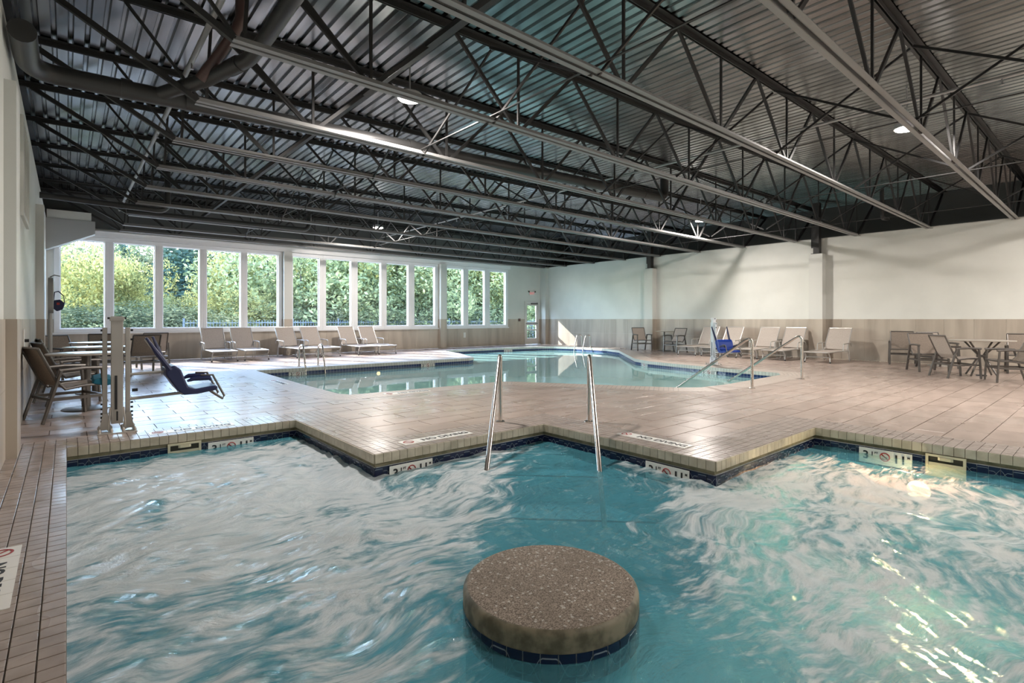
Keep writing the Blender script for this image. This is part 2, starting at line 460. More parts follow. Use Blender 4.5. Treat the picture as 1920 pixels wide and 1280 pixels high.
# spa edge: coping face tiles, mortar band, navy waterline tiles
face_me = MB().box((-p/2+.002, -.012, -.083), (p/2-.002, .0, -.002)).mesh('coping_tile', m_copface)
def navy_me(k):
    w = p/2-.002
    return MB().add([(-w, 0, -.30), (w, 0, -.30), (w, 0, -.125), (-w, 0, -.125), (-w, -.006, -.299), (w, -.006, -.299), (w, -.006, -.126), (-w, -.006, -.126)],
        [(4, 5, 6, 7), (0, 4, 7, 3), (5, 1, 2, 6), (7, 6, 2, 3), (0, 1, 5, 4)],
        [[(k*p, -.8), ((k+1)*p, -.8), ((k+1)*p, 1), (k*p, 1)]]+[[(0, 0)]*4]*4).mesh('waterline_tile', m_ntile)
navies = [navy_me(k) for k in range(3)]
band = MB(); shell = MB(); ngb = MB()
cnt = [0, 0]
for k in range(len(SPA)):
    a, b = Vector(SPA[k]), Vector(SPA[(k+1) % len(SPA)]); L = (b-a).length; d = (b-a)/L; inn = Vector((-d.y, d.x))
    nn = max(1, round(L/p)); rot = math.atan2(d.y, d.x)+math.pi
    def ext(v0, v1, v2): return .05 if (v1[0]-v0[0])*(v2[1]-v1[1])-(v1[1]-v0[1])*(v2[0]-v1[0]) > 0 else -.016
    ea, eb = ext(SPA[k-1], SPA[k], SPA[(k+1) % len(SPA)]), ext(SPA[k], SPA[(k+1) % len(SPA)], SPA[(k+2) % len(SPA)])
    a_, b_ = a, b; a, b = a-d*ea, b+d*eb; a2, b2 = a-inn*.015, b-inn*.015
    band.bar((*(a2-inn*.03), -.104), (*(b2-inn*.03), -.104), .06, .042)
    ngb.bar((*(a-inn*.045), -.045), (*(b-inn*.045), -.045), .06, .070, mi=1)
    ngb.bar((*(a-inn*.035), -.21), (*(b-inn*.035), -.21), .06, .18)
    a, b = a_, b_
    shell.add([(*a, -.29), (*b, -.29), (*b, -1.2), (*a, -1.2)], [(0, 1, 2, 3)])
    if L > 7 or (abs(a.y+.48) < .01 and abs(b.y+.48) < .01): continue
    for i in range(nn):
        c = a+d*((i+.5)*L/nn)
        vis = in_view(c.x, c.y)
        if not vis or (abs(a.x) < .01 and abs(b.x) < .01): continue
        o = bpy.data.objects.new('coping_tile', face_me); C.objects.link(o); o.parent = border
        o.location = (c.x+inn.x*-.0, c.y+inn.y*-.0, 0); o.rotation_euler = (0, 0, rot); o.scale = (L/nn/p, 1, 1)
        c2 = c-inn*.004
        o = bpy.data.objects.new('waterline_tile', navies[i % 3]); C.objects.link(o); o.parent = border
        o.location = (c2.x, c2.y, 0); o.rotation_euler = (0, 0, rot); o.scale = (L/nn/p, 1, 1)
band.build('mortar_band', m_olive, border)
ngb.build('tile_backing', [m_ngrout, m_grout], border)
spa_shell = struct(shell.build('trim_2', m_plaster))
MB().add([(x, y, -1.2) for x, y in SPA], [tuple(range(len(SPA)))]).build('basin_floor', m_plaster, spa_shell)
D = (4.16, 4.32)
for z, s in ((-.27, 8.02), (-.42, 7.62), (-.68, 6.92)):
    Lg = D[0]+D[1]-s
    MB().prism([D, (D[0]-Lg, D[1]), (D[0], D[1]-Lg)], -1.19, z).build('step', m_step if z > -.3 else m_plaster, spa_shell)
    q = .03
    MB().prism([(D[0]-Lg, D[1]), (D[0]-Lg+q*1.4, D[1]), (D[0], D[1]-Lg+q*1.4), (D[0], D[1]-Lg)], z, z+.006).build('step_nosing', m_nose, spa_shell)

# main pool edge
def strip(P0, P1, z0, z1, mat, name, parent, inward=False):
    mb = MB(); acc = 0; n = len(P0)
    for k in range(n):
        a, b = P0[k], P0[(k+1) % n]; c, d_ = P1[(k+1) % n], P1[k]
        L = math.dist(a, b); w = math.dist(a, d_) if z0 == z1 else abs(z1-z0)
        # unwrap length-wise with real widths
        ex = Vector(((b[0]-a[0])/L, (b[1]-a[1])/L)); ny = Vector((ex.y, -ex.x))
        def uv(p_, z): 
            v_ = Vector((p_[0]-a[0], p_[1]-a[1])); return (acc+v_.dot(ex), v_.dot(ny)+(z-z0))
        mb.add([(*a, z0), (*b, z0), (*c, z1), (*d_, z1)], [(0, 1, 2, 3)], [[uv(a, z0), uv(b, z0), uv(c, z1), uv(d_, z1)]])
        acc += L
    return mb.build(name, mat, parent)
pe = struct(bpy.data.objects.new('trim_3', None)); C.objects.link(pe)
strip(POOL, POOLO, .001, .001, m_coping2, 'mosaic_border', pe)
strip(POOL, POOL, -.085, .001, m_copface2, 'coping_face', pe)
PI_ = offset(POOL, .015)
strip(POOL, PI_, -.085, -.085, m_olive, 'coping_underside', pe)
strip(PI_, PI_, -.30, -.085, m_navyband, 'waterline_band', pe)
strip(PI_, PI_, -1.5, -.30, m_plaster2, 'basin_wall', pe)
MB().add([(x, y, -1.5) for x, y in PI_], [tuple(range(len(PI_)))]).build('basin_floor', m_plaster2, pe)

# ------------------------------------------------------------------ water
def water_mat(name, foamy):
    m = bpy.data.materials.new(name); m.use_nodes = True; n = N(m); n.t.nodes.remove(n.b)
    out = n.t.nodes['Material Output']
    tr = n.new('BsdfTransparent'); tr.inputs[0].default_value = (.58, .86, .92, 1) if foamy else (.78, .95, .95, 1)
    gl = n.new('BsdfGlossy'); gl.inputs['Roughness'].default_value = .04 if foamy else .015
    fr = n.new('Fresnel'); fr.inputs[0].default_value = 1.333
    mx = n.new('MixShader'); n.ln(fr.outputs[0], mx.inputs[0]); n.ln(tr.outputs[0], mx.inputs[1]); n.ln(gl.outputs[0], mx.inputs[2])
    if not foamy:
        h = n.noise(n.wpos(), 2.2, 3)[0]; bp = n.bump(h, .10, .01); n.ln(bp, gl.inputs['Normal']); n.ln(bp, fr.inputs['Normal'])
        # a little scattering body so that depth reads as milky turquoise
        df = n.new('BsdfDiffuse'); df.inputs[0].default_value = (.50, .88, .86, 1)
        m2 = n.new('MixShader'); m2.inputs[0].default_value = .55
        n.ln(tr.outputs[0], m2.inputs[1]); n.ln(df.outputs[0], m2.inputs[2]); n.ln(m2.outputs[0], mx.inputs[1])
        n.ln(mx.outputs[0], out.inputs[0]); return m
    g = n.new('NewGeometry'); sp = n.new('SeparateXYZ'); n.ln(g.outputs['Position'], sp.inputs[0]); X, Y = sp.outputs[0], sp.outputs[1]
    # swirl domain
    w1 = n.noise(n.wpos(), .75, 2)[1]
    vm = n.new('VectorMath', operation='MULTIPLY_ADD'); n.ln(w1, vm.inputs[0]); vm.inputs[1].default_value = (1.15, 1.15, 0); n.ln(g.outputs['Position'], vm.inputs[2])
    mp = n.new('Mapping'); n.ln(vm.outputs[0], mp.inputs[0]); mp.inputs['Rotation'].default_value = (0, 0, R(-38)); mp.inputs['Scale'].default_value = (.75, 1.9, 1)
    big = n.noise(mp.outputs[0], 1.0, 7, .6, .15)[0]
    mp2 = n.new('Mapping'); n.ln(vm.outputs[0], mp2.inputs[0]); mp2.inputs['Rotation'].default_value = (0, 0, R(-38)); mp2.inputs['Scale'].default_value = (1.1, 2.9, 1)
    fine = n.noise(mp2.outputs[0], 5.6, 9, .60, .25)[0]
    # jets: dense foam either side of the middle channel
    dd = n.math('ABSOLUTE', n.math('SUBTRACT', n.math('SUBTRACT', X, Y), .30))
    side = n.sstep(dd, .15, 1.35)
    wr = n.sstep(n.math('ADD', X, n.math('MULTIPLY', big, .8)), 5.7, 6.7, 0, 1)      # calm along the right wall
    wt = n.sstep(n.math('ADD', Y, n.math('MULTIPLY', big, .8)), 6.1, 6.9, 0, 1)      # and along the far left wall
    left = n.sstep(n.math('SUBTRACT', Y, X), .3, 3.0, .01, .12)
    dens = n.math('ADD', n.math('MULTIPLY', side, .27), left)
    dens = n.math('SUBTRACT', dens, n.math('MULTIPLY', wr, .35)); dens = n.math('SUBTRACT', dens, n.math('MULTIPLY', wt, .30))
    near = n.sstep(n.math('ADD', X, Y), 5.2, 2.4, 0, .10)
    dens = n.math('SUBTRACT', dens, near)
    tot = n.math('ADD', n.math('MULTIPLY', big, .85), dens)
    tot = n.math('ADD', tot, n.math('MULTIPLY', n.math('SUBTRACT', fine, .5), .75))
    v2 = n.noise(vm.outputs[0], 2.6, 5, .5, .8)[0]
    tot = n.math('ADD', tot, n.math('MULTIPLY', n.math('SUBTRACT', v2, .5), .45))
    f = n.sstep(tot, .53, .80, 0, .96)
    fo = n.new('BsdfDiffuse'); n.ln(n.mix(n.sstep(fine, .3, .7), (.66, .74, .77), (.90, .94, .96)), fo.inputs[0])
    tl = n.new('BsdfTranslucent'); tl.inputs[0].default_value = (.9, .86, .84, 1)
    fm = n.new('MixShader'); fm.inputs[0].default_value = .30; n.ln(fo.outputs[0], fm.inputs[1]); n.ln(tl.outputs[0], fm.inputs[2])
    # water body with fine bubbles
    bd = n.new('BsdfDiffuse'); bd.inputs[0].default_value = (.12, .44, .54, 1)
    bm_ = n.new('MixShader'); bm_.inputs[0].default_value = .42; n.ln(tr.outputs[0], bm_.inputs[1]); n.ln(bd.outputs[0], bm_.inputs[2])
    hh = n.math('ADD', n.math('MULTIPLY', fine, .6), n.math('MULTIPLY', n.noise(mp2.outputs[0], 11, 4, .6)[0], .25))
    bp = n.bump(hh, .9, .09); n.ln(bp, gl.inputs['Normal']); n.ln(bp, fr.inputs['Normal']); n.ln(n.bump(hh, .6, .06), fo.inputs['Normal'])
    m2 = n.new('MixShader'); n.ln(f, m2.inputs[0]); n.ln(bm_.outputs[0], m2.inputs[1]); n.ln(fm.outputs[0], m2.inputs[2])
    n.ln(n.math('MULTIPLY', fr.outputs[0], n.sstep(f, 0, 1, 1., .55)), mx.inputs[0]); n.ln(m2.outputs[0], mx.inputs[1])
    n.ln(n.sstep(f, 0, 1, .04, .16), gl.inputs['Roughness'])
    n.ln(mx.outputs[0], out.inputs[0]); return m
m_wspa = water_mat('spa_water', True); m_wpool = water_mat('pool_water', False)

PC, PRAD = (1.775, 1.80), .418
def wh_(x, y):
    v = Vector((x, y, 0)); w = noise.noise_vector(v*.6)*1.2; q = v+w
    side = min(1, abs(x-y-.3)/1.2)
    e = min(1, max(0, min(x, 6.35-x, 6.4-y)/.4))
    c = math.cos(R(-38)); s_ = math.sin(R(-38)); r = Vector((q.x*c-q.y*s_, (q.x*s_+q.y*c)*2.2, 0))
    return (noise.noise(r*1.5)*.026+noise.noise(r*4)*.013+noise.noise(r*9)*.006)*(.35+.9*side)*(.4+.6*e)
st = .035; nx = int(6.32/st)+1; ny = int(6.88/st)+1
vid = {}; mb = MB(); xs = [min(6.32, i*6.32/(nx-1)) for i in range(nx)]; ys = [-.48+j*6.88/(ny-1) for j in range(ny)]
def vtx(i, j):
    if (i, j) not in vid: vid[(i, j)] = len(mb.v); mb.v.append((xs[i], ys[j], WZ+wh_(xs[i], ys[j])))
    return vid[(i, j)]
for i in range(nx-1):
    for j in range(ny-1):
        cx, cy = (xs[i]+xs[i+1])/2, (ys[j]+ys[j+1])/2
        if inpoly(cx, cy, SPA): mb.f.append((vtx(i, j), vtx(i+1, j), vtx(i+1, j+1), vtx(i, j+1))); mb.mi.append(0)
tag(mb.build('spa_water', m_wspa, None, True, angle=False), 'churning foamy turquoise water filling the whirlpool spa in the foreground', 'water', kind='stuff')
tag(MB().add([(x, y, WZ+.02) for x, y in PI_], [tuple(range(len(PI_)))]).build('pool_water', m_wpool), 'calm pale turquoise water of the swimming pool mirroring the windows', 'water', kind='stuff')

# pillar
pil = thing('concrete_pillar', 'round aggregate topped concrete pedestal rising from the foaming spa', 'pedestal', (PC[0], PC[1], -1.2))
def at0(o, z=0): o.location = (-PC[0], -PC[1], 1.2); return o
r = PRAD
pr_ = [(r-.008, -.22), (r, -.21), (r, -.085), (r-.006, -.070), (r-.016, -.062), (r-.03, -.06)]
at0(MB().lathe([(r-.012, -1.2), (r-.012, -.147)], 72, PC).build('pillar_shaft', m_plaster, pil, True))
at0(MB().lathe([(r-.004, -.147), (r, -.150), (r, -.085), (r-.005, -.072), (r-.014, -.064), (r-.022, -.0605)], 72, PC).build('pillar_rim', m_concside, pil, True))
at0(MB().lathe([(r-.02, -.10), (r-.02, -.0610), (r-.026, -.0598), (.005, -.0596)], 96, PC).build('pillar_top', m_conc, pil, True))
nt_ = 36
def arc_tile(k):
    mb = MB(); a0 = 2*math.pi*k/nt_; a1 = 2*math.pi*(k+1)/nt_; e = .004/r*.5; sg = 3
    vs = []; uv = []
    for i in range(sg+1):
        a = a0+e+(a1-a0-2*e)*i/sg
        for z in (-.27, -.150): vs.append(((r+.001)*math.cos(a), (r+.001)*math.sin(a), z))
    fs = [(2*i, 2*i+2, 2*i+3, 2*i+1) for i in range(sg)]
    L0 = k*.08
    us = [[(L0+.08*i/sg, 0), (L0+.08*(i+1)/sg, 0), (L0+.08*(i+1)/sg, 1), (L0+.08*i/sg, 1)] for i in range(sg)]
    mb.add(vs, fs, us); return mb
at0(MB().lathe([(r-.004, -.27), (r-.004, -.147)], 72, PC).build('tile_backing', m_ngrout, pil, True))
for k in range(nt_):
    o = arc_tile(k).build('waterline_tile', m_ntile, pil); o.location = (0, 0, 1.2)

# ------------------------------------------------------------------ signs: waterline depth markers and deck markers
me3 = text_mesh('3', .115, m_ink); me1 = text_mesh('1', .060, m_ink); meft = text_mesh('FT', .028, m_ink)
me11 = text_mesh('11', .115, m_ink); meM = text_mesh('M', .030, m_ink)
def ring_me(rad):
    mb = MB(); pts = [(rad*math.cos(a), rad*math.sin(a), 0) for a in [2*math.pi*i/24 for i in range(25)]]
    mb.tube(pts, .005, 6, False); mb.tube([(-rad*.7, rad*.7, 0), (rad*.7, -rad*.7, 0)], .005, 6); return mb.mesh('no_diving_ring', m_ired)
ring = ring_me(.040)
diver = MB().tube([(-.028, .02, 0), (-.008, .006, 0), (.012, -.006, 0), (.024, -.02, 0)], [.003, .005, .005, .002], 6).tube([(-.024, -.018, 0), (0, -.026, 0), (.026, -.018, 0)], .0025, 5).mesh('diver_symbol', m_ink)
def marker(loc, rot, label, w=.45, h=.15, small=False):
    """plate in local XZ facing -Y"""
    t = thing('depth_marker', label, 'sign', loc, rot, 'depth markers along the waterlines')
    MB().box((-w/2, -.004, -h/2), (w/2, .004, h/2)).build('marker_plate', m_sign, t)
    s = w/.45
    for nm, me, x, z in (('depth_numeral', me3, -.165, .0), ('fraction_numeral', me1, -.108, .022), ('unit_text', meft, -.073, .036), ('no_diving_ring', ring, .0, .008),
                         ('diver_symbol', diver, .0, .008), ('depth_numeral', me11, .125, .0), ('unit_text', meM, .198, .034)):
        o = bpy.data.objects.new(nm, me); C.objects.link(o); o.parent = t
        o.location = (x*s, -.0055, z*s); o.rotation_euler = (R(90), 0, 0); o.scale = (s, s, s)
    return t
zc = -.205
marker((1.38, 6.385, zc), 0, 'depth plate reading 3 and 11 on far left spa edge near pool lift')
marker((2.44, 4.305, zc), 0, 'depth plate low in foam beside left front corner of deck point')
marker((4.145, 2.70, zc), -math.pi/2, 'depth plate under coping right of spa handrails')
marker((6.305, 1.58, zc), -math.pi/2, 'depth plate on right spa edge beside cream skimmer opening')
marker((4.30, 13.118, -.14), 0, 'small depth plate behind left pool ladder', .42, .11)
marker((7.97, 13.11, -.14), 0, 'small depth plate under coping at right half of far deck peninsula', .45, .11)
marker((14.1, 16.8, -.13), R(-6), 'small depth plate on the farthest pool edge below the windows', .42, .10)
marker((12.75, 9.05, -.13), R(-120), 'small depth plate on pool edge left of white pool lift', .42, .11)
marker((12.22, 6.75, -.13), R(-98), 'small depth plate on pool edge between the sloped entry rails', .42, .11)
mend = text_mesh('NO DIVING', .105, m_ink, .0008)
def deck_marker(loc, rot, label):
    t = thing('deck_marker', label, 'sign', loc, rot, 'white warning tiles set in the deck')
    for i in range(5): MB().box((-.40+.16*i+.002, -.08, -.004), (-.40+.16*(i+1)-.002, .08, .0042)).build('marker_tile', m_sign, t)
    o = bpy.data.objects.new('warning_text', mend); C.objects.link(o); o.parent = t; o.location = (.10, -.005, .0052)
    mb = MB(); o = bpy.data.objects.new('no_diving_ring', ring); C.objects.link(o); o.parent = t; o.location = (-.32, 0, .006); o.scale = (1.2, 1.2, .3)
    return t
for loc, rot, lb in (((-.26, 3.40, 0), R(-90), 'white warning tiles at bottom left on narrow walkway beside spa'), ((2.85, 4.52, 0), 0, 'white warning tiles on deck point left of spa handrails'),
                     ((4.44, 3.05, 0), R(-90), 'white warning tiles on coping right of spa handrails'), ((1.05, 6.62, 0), 0, 'white warning tiles beside base of near pool lift'),
                     ((4.25, 7.62, 0), R(-4), 'white warning tiles on near edge of swimming pool'), ((3.06, 10.4, 0), R(-90), 'white warning tiles on left edge of swimming pool')):
    deck_marker(loc, rot, lb)

# skimmers
def skimmer(loc, rot, label):
    t = thing('skimmer', label, 'skimmer', loc, rot, 'spa skimmers')
    MB().box((-.14, -.010, -.30), (.14, -.004, -.10)).build('opening', m_dark, t)  # solid dark plate, shade inside the skimmer put into its colour
    f = MB(); f.box((-.15, -.016, -.30), (-.128, -.002, -.09)); f.box((.128, -.016, -.30), (.15, -.002, -.09)); f.box((-.128, -.016, -.11), (.128, -.002, -.09)); f.build('opening_frame', m_cream, t)
    MB().prism([(-.04, -.022), (.04, -.022), (.06, -.008), (-.06, -.008)], -.14, -.112).build('weir_bracket', m_cream, t)
    MB().box((-.127, -.013, -.30), (.127, -.0102, -.165)).build('weir_flap', m_cream, t)
skimmer((.94, 6.392, 0), 0, 'cream framed skimmer opening in left spa wall under coping')
skimmer((6.312, 1.10, 0), -math.pi/2, 'cream framed skimmer opening in right spa wall right of depth plate')

# spa underwater lamp
sl = thing('spa_light', 'glowing underwater lamp on right wall of spa', 'lamp', (6.31, 1.30, -.46), math.pi/2)
o = MB().tube([(0, -.0, 0), (0, .03, 0)], .12, 24).build('lamp_ring', m_steel, sl)
m_glow = M('underwater_glow', (1, 1, 1), .5, Emission_Color=(1.0, .55, .24, 1), Emission_Strength=7)
MB().tube([(0, .031, 0), (0, .036, 0)], .095, 24).build('lamp_lens', m_glow, sl)
ld = bpy.data.lights.new('spa_light_bulb', 'AREA'); ld.shape = 'DISK'; ld.size = .19; ld.energy = 70; ld.color = (1.0, .50, .24)
lo = bpy.data.objects.new('spa_light_bulb', ld); C.objects.link(lo); lo.location = (6.26, 1.30, -.46); lo.rotation_euler = Vector((-1, 0, .35)).to_track_quat('-Z', 'Y').to_euler()
sl = thing('pool_light', 'small glowing underwater lamp below far deck peninsula edge', 'lamp', (6.42, 13.12, -.27))
sl.scale = (.55, .55, .55)
MB().tube([(0, 0, 0), (0, -.03, 0)], .12, 20).build('lamp_ring', m_steel, sl)
MB().tube([(0, -.031, 0), (0, -.036, 0)], .095, 20).build('lamp_lens', m_glow, sl)

# ------------------------------------------------------------------ walls
def vwall(mb, a, b, z0, z1, th=.2, side=1):
    a, b = Vector(a), Vector(b); d = (b-a).normalized(); nn = Vector((d.y, -d.x))*side*th
    return mb.prism([tuple(a), tuple(b), tuple(b+nn), tuple(a+nn)], z0, z1)
wb = MB()
GL = [(-.14, .80), (.99, 1.95), (2.14, 3.08), (3.27, 4.22), (4.41, 5.36), (5.83, 6.73), (6.96, 7.88), (8.13, 9.06), (9.29, 10.22), (10.49, 11.44), (12.02, 12.84), (13.11, 13.99), (14.28, 15.19)]
GRP = [(-.26, 5.47, GL[:5]), (5.79, 11.58, GL[5:10]), (11.95, 15.33, GL[10:])]
Z0, Z1 = .84, 3.44
wallb = struct(bpy.data.objects.new('wall_back', None)); C.objects.link(wallb)
DX0, DX1, DZ = 16.36, 17.26, 2.04
segs = [(XL-.3, GRP[0][0]), (GRP[0][1], GRP[1][0]), (GRP[1][1], GRP[2][0]), (GRP[2][1], DX0), (DX1, XR2+.1)]
for x0, x1 in segs: wb.box((x0, YB, 0), (x1, YB+.2, ZW))
for x0, x1, _ in GRP: wb.box((x0, YB, 0), (x1, YB+.2, Z0)); wb.box((x0, YB, Z1), (x1, YB+.2, ZW))
wb.box((DX0, YB, DZ), (DX1, YB+.2, ZW)); wb.build('wall_panel', m_wall, wallb)
MB().box((-1.1, YB-.02, ZW), (XR2+.1, YB+.2, 5.0)).build('upper_wall_panel', m_upper, wallb)
# white header along the window heads
struct(MB().box((XL, YB-.10, 3.45), (15.42, YB-.002, 3.60)).box((XL, YB-.14, 3.585), (15.42, YB-.002, 3.615)).build('trim_4', m_white), None)
# wainscot
def wains(parent, a, b, z1, inn, w=.60, gaps=(), rows=2):
    a, b = Vector(a), Vector(b); L = (b-a).length; d = (b-a)/L; inn = Vector(inn); s = 0; th = .012
    while s < L-.01:
        e = min(s+w, L)
        p0, p1 = a+d*(s+.0015), a+d*(e-.0015); q0, q1 = p0+inn*th, p1+inn*th
        P = [tuple(p0), tuple(q0), tuple(q1), tuple(p1)]
        for r_ in range(rows):
            zz = z1*r_/rows+.0015, z1*(r_+1)/rows-.0015
            MB().prism(P if area(P) > 0 else P[::-1], *zz).build('wainscot_tile', m_wains, parent)
        s = e
HW = 1.2
for x0, x1 in segs:
    x1 = min(x1, XR)
    if x0 < XL: x0 = XL
    wains(wallb, (x0, YB), (x1, YB), HW, (0, -1), rows=2)
for x0, x1, _ in GRP: wains(wallb, (x0, YB), (x1, YB), Z0-.03, (0, -1), rows=1)
wallr = struct(bpy.data.objects.new('wall_right', None)); C.objects.link(wallr)
MB().box((XR, YR, 0), (XR+.25, YB, ZW)).build('wall_panel', m_wall, wallr)
MB().box((XR, YR, ZW-.01), (XR2, YB, ZW+.01)).build('ledge', m_upper, wallr)
MB().box((XR2, YR, ZW-.1), (XR2+.1, YB+.1, 5.0)).build('upper_wall_panel', m_upper, wallr)
wains(wallr, (XR, YR), (XR, YB-.02), HW, (-1, 0))
walll = struct(bpy.data.objects.new('wall_left', None)); C.objects.link(walll)
MB().box((XL-.3, YR, 0), (XL, YB, 3.85)).build('wall_panel', m_wall, walll)
MB().box((-1.2, YR, 3.7), (-1.0, YB, 5.0)).build('upper_wall_panel', m_upper, walll)
MB().box((-1.0, YR, 3.80), (XL-.31, YB, 3.84)).build('ledge', m_upper, walll)
wains(walll, (XL, 1.0), (XL, YB-.02), HW, (1, 0))
# solid rear wall
wallre = struct(bpy.data.objects.new('wall_rear', None)); C.objects.link(wallre)
MB().box((-1.1, YR-.2, 0), (XR2+.1, YR, 5.0)).build('wall_panel', m_wall, wallre)
# pilasters
def pilaster(nm, x0, x1, y0, y1, ztop):
    o = struct(bpy.data.objects.new(nm, None)); C.objects.link(o)
    MB().box((x0, y0, HW), (x1, y1, ztop)).build('pilaster_shaft', m_column, o)
    MB().box((x0-.006, y0-.006, 0), (x1+.006, y1+.006, HW)).build('pilaster_cladding', m_wains, o)
pilaster('trim_5', XR-.28, XR, 5.92, 6.30, 3.18); pilaster('trim_6', XR-.28, XR, 11.92, 12.30, 3.18); pilaster('trim_7', XR-.22, XR, 17.95, YB, ZW)
pilaster('trim_8', XL, -.33, 6.20, 6.62, 3.25); pilaster('trim_9', XL, -.30, 12.15, 12.60, 3.18)
pilaster('trim_10', 5.50, 5.76, YB-.18, YB, 3.45); pilaster('trim_11', 11.62, 11.91, YB-.18, YB, 3.45)
pilaster('trim_17', XL, -.33, .1, .5, 3.25)
for y, lb in ((6.11, 'dark steel column stub above the nearer right wall pilaster'), (12.11, 'dark steel column stub above the farther right wall pilaster')):
    t = thing('steel_column', lb, 'column', (XR-.14, y, 3.18))
    MB().cbox((0, 0, .78), (.20, .16, 1.56)).build('column_shaft', m_truss, t)
    MB().cbox((0, 0, .01), (.28, .26, .02)).build('base_plate', m_truss, t)
    MB().cbox((-.0, .12, .55), (.05, .09, .7)).build('splice_plate', m_truss, t)

# windows
wi = 0
for x0, x1, gl in GRP:
    for k, (a, b) in enumerate(gl):
        wi += 1
        w = struct(bpy.data.objects.new('window_%d' % wi, None)); C.objects.link(w); w.location = (0, 0, 0)
        l = (x0 if k == 0 else (gl[k-1][1]+a)/2); r_ = (x1 if k == len(gl)-1 else (b+gl[k+1][0])/2)
        f = MB(); y0, y1 = YB+.02, YB+.10
        f.box((l, y0-.05, Z0), (r_, y1, .94)); f.box((l, y0-.05, 3.33), (r_, y1, Z1)); f.box((l, y0-.05, .94), (a, y1, 3.33)); f.box((b, y0-.05, .94), (r_, y1, 3.33))
        f.build('window_frame', m_white, w, bevel=.006)
        g_ = MB(); q = .022; g_.box((a, y0+.02, .94), (a+q, y0+.06, 3.33)); g_.box((b-q, y0+.02, .94), (b, y0+.06, 3.33)); g_.box((a+q, y0+.02, .94), (b-q, y0+.06, .962)); g_.box((a+q, y0+.02, 3.308), (b-q, y0+.06, 3.33))
        g_.build('sash', m_white, w)
        MB().add([(a+q, y0+.04, .962), (b-q, y0+.04, .962), (b-q, y0+.04, 3.308), (a+q, y0+.04, 3.308)], [(0, 1, 2, 3)]).build('pane', m_glass, w)
    wi_s = struct(MB().box((x0-.03, YB-.07, Z0-.045), (x1+.03, YB+.02, Z0)).build('trim_%d' % {5: 12, 10: 13, 13: 14}[wi], m_white))
# gusset bulkhead top left
bk = struct(MB().add([(x, y, z) for y in (YB-.45, YB-.01) for x, z in ((XL, 2.98), (.58, 3.47), (.58, 3.80), (XL, 3.80))],
    [(0, 1, 2, 3), (7, 6, 5, 4), (0, 4, 5, 1), (1, 5, 6, 2), (2, 6, 7, 3), (3, 7, 4, 0)]).build('trim_15', M('bulkhead_grey', (.40, .41, .41), .5)))
struct(MB().box((XL+.02, YB-.43, 3.805), (.5, YB-.01, 4.02)).build('trim_16', m_wall))

# door
dr = struct(bpy.data.objects.new('door_1', None)); C.objects.link(dr)
f = MB(); f.box((DX0, YB-.03, 0), (DX0+.05, YB+.12, DZ)); f.box((DX1-.05, YB-.03, 0), (DX1, YB+.12, DZ)); f.box((DX0+.05, YB-.03, DZ-.05), (DX1-.05, YB+.12, DZ)); f.build('door_frame', m_doorp, dr)
a, b = DX0+.055, DX1-.055; f = MB(); y0, y1 = YB, YB+.045
f.box((a, y0, .01), (b, y1, .30)); f.box((a, y0, 1.84), (b, y1, 1.985)); f.box((a, y0, .30), (a+.10, y1, 1.84)); f.box((b-.10, y0, .30), (b, y1, 1.84)); f.box((a+.10, y0, .92), (b-.10, y1, 1.06))
f.box((a+.10, y0, .66), (b-.10, y1, .72)); f.build('door_leaf', m_doorp, dr)
MB().add([(a+.1, y0+.02, .3), (b-.1, y0+.02, .3), (b-.1, y0+.02, 1.84), (a+.1, y0+.02, 1.84)], [(0, 1, 2, 3)]).build('pane', m_glass, dr)
for i in range(4): x = a+.2+i*.11; MB().box((x, y0-.004, .34), (x+.025, y0+.01, .62)).build('grille_bar', m_frame, dr)
MB().tube([(a+.03, y0-.005, .99), (a+.06, y0-.06, .99), (b-.06, y0-.06, .99), (b-.03, y0-.005, .99)], .018, 8).build('push_bar', m_frame, dr)
MB().box((a+.35, y0-.07, 1.90), (b-.05, y0-.002, 1.96)).tube([(b-.1, y0-.05, 1.93), (b-.28, y0-.20, 1.95), (b-.05, y0-.03, 1.985)], .012, 6).build('door_closer', m_frame, dr)
# exit sign
t = thing('exit_sign', 'small red lettered exit sign with two lamp heads above door', 'sign', (16.80, YB-.002, 2.42))
MB().box((-.16, -.05, -.10), (.16, 0, .10)).build('sign_housing', m_sign, t)
o = bpy.data.objects.new('sign_text', text_mesh('EXIT', .15, m_exit)); C.objects.link(o); o.parent = t; o.location = (0, -.052, -.01); o.rotation_euler = (R(90), 0, 0)
for s in (-1, 1): MB().tube([(s*.17, -.03, .06), (s*.22, -.07, .09)], .035, 10).build('lamp_head', m_frame, t)
t = thing('wall_switch', 'small grey alarm box on back wall left of door', 'switch', (16.02, YB-.014, 1.16))
MB().box((-.06, -.03, -.06), (.06, 0, .06)).build('switch_box', m_frame, t); MB().box((-.02, -.04, -.02), (.02, -.03, .02)).build('switch_button', m_ired, t)
t = thing('outlet_cover', 'white blank plate on back wall tile below right hand windows', 'outlet', (12.92, YB-.013, .52))
MB().box((-.055, -.012, -.11), (.055, 0, .11)).build('cover_plate', m_sign, t); MB().box((-.02, -.016, -.05), (.02, -.012, .05)).build('cover_flap', m_sign, t)
t = thing('thermostat', 'white wall plate with black knob on left wall tile behind big pilaster', 'switch', (XL+.014, 8.6, .96))
MB().box((0, -.05, -.12), (.01, .05, .12)).build('cover_plate', m_sign, t); MB().tube([(.01, 0, -.02), (.05, 0, -.02)], .02, 10).build('knob', m_black, t)
